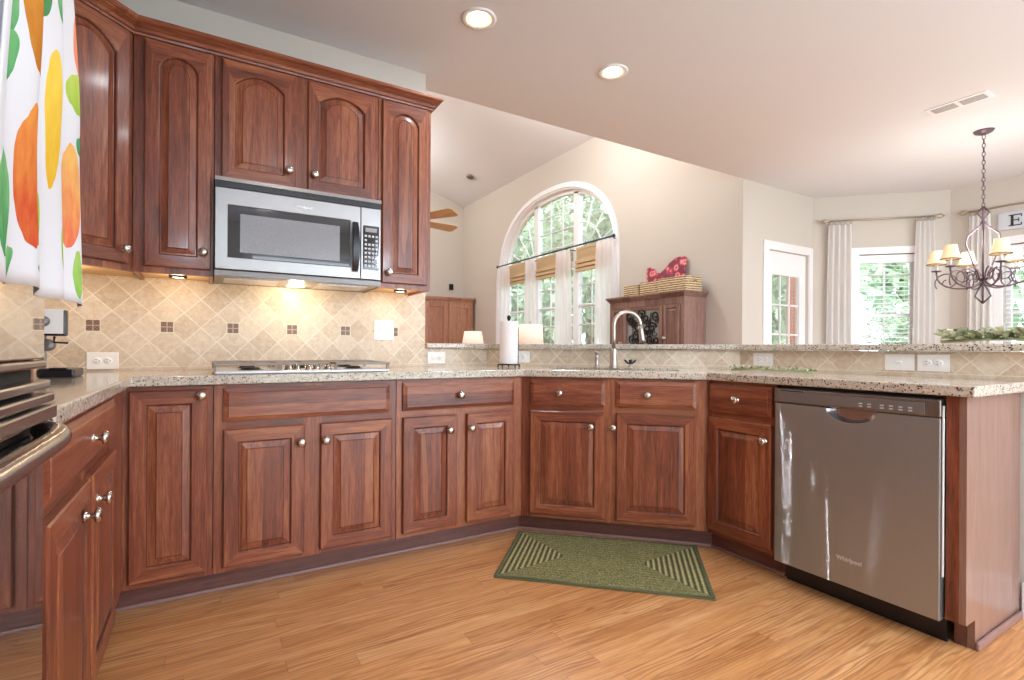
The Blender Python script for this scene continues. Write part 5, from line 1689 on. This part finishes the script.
for q in range(6):
    a_ = q * pi / 3 - 0.414
    m_ = MB()
    main = [(0.01, 1.58)]
    for i in range(13):
        t = i / 12
        b_ = pi + pi * t * 1.0
        main.append((0.145 + 0.135 * -cos(pi * t) * 1.0, 1.585 - 0.085 * sin(pi * t) + 0.05 * t))
    main += [(0.285, 1.655), (0.285, 1.675)]
    m_.tube(arm_pts(a_, main), 0.0065, seg=6)
    sp = []
    for i in range(22):
        t = i / 21; an = -pi * 0.2 + 2.6 * pi * t; rr = 0.085 * (1 - 0.78 * t)
        sp.append((0.215 + rr * cos(an), 1.585 + rr * sin(an)))
    m_.tube(arm_pts(a_, sp), 0.005, seg=5)
    sp = []
    for i in range(20):
        t = i / 19; an = pi * 1.1 - 2.4 * pi * t; rr = 0.075 * (1 - 0.78 * t)
        sp.append((0.11 + rr * cos(an), 1.615 + rr * sin(an)))
    m_.tube(arm_pts(a_, sp), 0.005, seg=5)
    m_.lathe([(0.0, 1.672), (0.03, 1.675), (0.036, 1.683), (0.012, 1.684)], (0.285 * cos(a_), 0.285 * sin(a_), 0), caps=False, seg=12)
    arm = m_.build('arm', M['bronze'], th)
    m_ = MB(); m_.lathe([(0.010, 1.684), (0.010, 1.75), (0.0, 1.752)], (0.285 * cos(a_), 0.285 * sin(a_), 0), seg=10); m_.build('candle', M['white'], arm)
    m_ = MB()
    c_ = (0.285 * cos(a_), 0.285 * sin(a_), 0)
    m_.lathe([(0.064, 1.735), (0.059, 1.747), (0.047, 1.790), (0.038, 1.842)], c_, caps=False, seg=16)
    m_.build('lamp_shade', M['shade_lit'], th, solid=0.002)
    m_ = MB(); m_.tube([(c_[0] + 0.0645 * cos(g * pi / 8), c_[1] + 0.0645 * sin(g * pi / 8), 1.735) for g in range(17)], 0.0035, seg=5, caps=False); m_.build('shade_trim', M['basket_rim'], th)
point_light('chandelier_glow', (0, 0, 1.90), 22, (1, 0.95, 0.88), 0.15, th)

# ------------------------------------------------------------------ recessed lights, air vent
def can_light(x, y, label, power=None):
    th = thing('recessed_light', label, 'recessed light', (x, y, CEIL), 0, 'recessed ceiling lights')
    m_ = MB(); m_.lathe([(0.088, -0.0005), (0.090, -0.006), (0.080, -0.009), (0.066, -0.006)], caps=False, seg=32); m_.build('trim_ring', M['trim'], th)
    m_ = MB(); m_.lathe([(0.066, -0.006), (0.062, -0.002), (0.052, -0.001)], caps=False, seg=32); m_.build('cone', M['can_cone'], th)
    m_ = MB(); m_.lathe([(0.054, -0.0015), (0.035, -0.010), (0.0, -0.014)], caps=False, seg=24); m_.build('bulb', M['bulb'], th)
    d = bpy.data.lights.new('can_lamp', 'AREA'); d.shape = 'DISK'; d.size = 0.12; d.energy = power or CAN_POWER; d.color = (0.86, 0.93, 1.0)
    o = bpy.data.objects.new('can_lamp', d); COL.objects.link(o); o.parent = th; o.location = (0, 0, -0.02)
can_light(1.203, 2.362, 'recessed ceiling light nearer the wall cabinets')
can_light(2.14, 2.386, 'recessed ceiling light further right over the sink')
for (x, y) in ((0.6, 0.2), (2.2, 0.3), (0.6, -1.5), (2.4, -1.5), (4.6, -1.0), (3.9, 0.8)):  # extra unseen cans added to even out the light
    can_light(x, y, 'added recessed fill light in the ceiling out of view')
th = thing('ceiling_vent', 'white rectangular air vent in the ceiling near the chandelier', 'vent', (4.44, 1.45, CEIL), 0)
m_ = MB(); m_.box(-0.075, 0.075, -0.17, 0.17, -0.006, -0.0005, 0, 0.002); m_.build('frame', M['trim'], th)
m_ = MB()
for (y0, y1) in ((-0.145, -0.012), (0.012, 0.145)):
    m_.box(-0.048, 0.048, y0, y1, -0.0068, -0.006, 0)
    for k_ in range(7):
        x = -0.045 + k_ * 0.0145
        m_.box(x, x + 0.0035, y0, y1, -0.009, -0.0069, 1)
m_.build('louvers', [M['panel_grey'], M['trim']], th)

# fill lamps added behind the viewpoint to brighten the ceiling, modelled as hanging globes
for (x, y, pw) in ((1.9, -1.0, REAR_POWER), (3.5, -0.9, REAR_POWER), (5.2, -0.9, REAR_POWER * 0.8), (-0.15, -1.3, REAR_POWER * 0.7)):
    th = thing('fill_globe', 'white globe fill lamp added behind the viewpoint', 'fill lamp', (x, y, CEIL), 0, 'added fill lamps behind the viewpoint')
    m_ = MB(); m_.lathe([(0.06, -0.02), (0.06, -0.001)]); m_.tube([(0, 0, -0.02), (0, 0, -0.30)], 0.010); m_.build('stem', M['nickel'], th)
    m_ = MB(); m_.lathe([(0.0, -0.54)] + [(0.12 * sin(q * pi / 10), -0.42 - 0.12 * cos(q * pi / 10)) for q in range(1, 10)] + [(0.0, -0.30)], caps=False); m_.build('globe', M['globe'], th)
    point_light('fill_light', (0, 0, -0.64), pw, (0.66, 0.83, 1.0), 0.08, th)

# fill lamps added out of view to brighten the great room
for i, (x, y) in enumerate(((3.2, 4.6), (2.0, 8.4), (-0.5, 6.0))):
    zt = 4.0 + (XG - max(x, 0.5)) * sl - (max(0.5 - x, 0)) * sl - 0.06
    th = thing('fill_globe', 'white globe fill lamp added out of view in the great room vault', 'fill lamp', (x, y, zt), 0, 'added fill lamps in the vault')
    m_ = MB(); m_.tube([(0, 0, 0), (0, 0, -0.25)], 0.012); m_.build('stem', M['nickel'], th)
    m_ = MB(); m_.lathe([(0.0, -0.53)] + [(0.14 * sin(q * pi / 10), -0.39 - 0.14 * cos(q * pi / 10)) for q in range(1, 10)] + [(0.0, -0.25)], caps=False); m_.build('globe', M['globe'], th)
    point_light('fill_light', (0, 0, -0.70), GREAT_POWER, (1.0, 0.97, 0.93), 0.14, th)

# ------------------------------------------------------------------ garden outside
def crown_mesh(seed, n, size=(1, 1, 1), leaf=0.22):
    rnd = random.Random(seed)
    m_ = MB()
    lumps = [(Vector((rnd.uniform(-.6, .6), rnd.uniform(-.6, .6), rnd.uniform(-.55, .6))), rnd.uniform(0.35, 0.6)) for _ in range(9)]
    for i in range(n):
        c, r = rnd.choice(lumps)
        a_ = rnd.uniform(0, 2 * pi); cz = rnd.uniform(-1, 1); sr = sqrt(1 - cz * cz)
        p_ = c + Vector((sr * cos(a_), sr * sin(a_), cz)) * r * rnd.uniform(0.75, 1.05)
        p_ = Vector((p_.x * size[0], p_.y * size[1], p_.z * size[2]))
        d1 = Vector((rnd.uniform(-1, 1), rnd.uniform(-1, 1), rnd.uniform(-1, 1))).normalized()
        d2 = d1.orthogonal().normalized()
        L = leaf * rnd.uniform(0.5, 1.2)
        m_.add([p_ - d1 * L, p_ + d2 * L * .45, p_ + d1 * L, p_ - d2 * L * .45], [(0, 1, 2, 3)], 0, False)
    return m_
cm = []
for s_ in range(2):
    o = crown_mesh(20 + s_, 2600, (2.0, 2.0, 2.6)).build('crown', M['leaf'], recalc=False)
    cm.append(o.data); bpy.data.objects.remove(o)
tr_mesh = MB(); tr_mesh.tube([(0, 0, -0.4), (0.05, 0.02, 1.2), (-0.03, 0.05, 3.0), (0.1, 0.0, 4.6)], [0.20, 0.15, 0.11, 0.05], seg=8)
tmo = tr_mesh.build('trunk', M['bark']); tmesh = tmo.data; bpy.data.objects.remove(tmo)
spots = [(8.6, 10.4, 'behind the near side of the arched window'), (8.6, 15.4, 'behind the far side of the arched window'), (13.2, 14.6, 'in the second row behind the middle of the arched window'),
         (13.3, 20.0, 'furthest off past the great room'), (10.6, 6.2, 'outside the patio door'),
         (12.6, 1.9, 'outside the right window'), (15.4, 6.2, 'in the distance beyond the bay window'), (15.0, 10.6, 'further off between the patio door and the arched window')]
for i, (x, y, wh) in enumerate(spots):
    th = thing('garden_tree', 'leafy pale green tree ' + wh, 'tree', (x, y, -0.35), i * 1.3, 'trees in the garden')
    sc_ = 1.0 + 0.08 * (i % 3)
    th.scale = (sc_, sc_, sc_)
    for nm, me, lz in (('crown', cm[i % 2], 3.35), ('trunk', tmesh, 0.0)):
        o = bpy.data.objects.new(nm, me); COL.objects.link(o); o.parent = th; o.location = (0, 0, lz)
for i, (x, y, wh) in enumerate(((11.6, 4.3, 'low by the lawn outside the bay window'), (9.4, 7.4, 'near the house between the patio and the arched window'), (14.2, 0.4, 'beyond the right window'), (12.2, 11.5, 'between the trees behind the arched window'))):
    th = thing('garden_shrub', 'round pale green shrub ' + wh, 'shrub', (x, y, -0.35), i * 2.1, 'shrubs in the garden')
    th.scale = (0.55, 0.55, 0.42)
    o = bpy.data.objects.new('foliage', cm[i % 2]); COL.objects.link(o); o.parent = th; o.location = (0, 0, 2.75)
m_ = MB(); m_.box(-0.11, 0.11, -0.11, 0.11, -0.4, 3.0)
o = m_.build('brick_pillar', M['brickwork'], loc=(7.05, 4.05, 0)); tag(o, 'red brick porch pillar seen through the patio door', 'pillar')
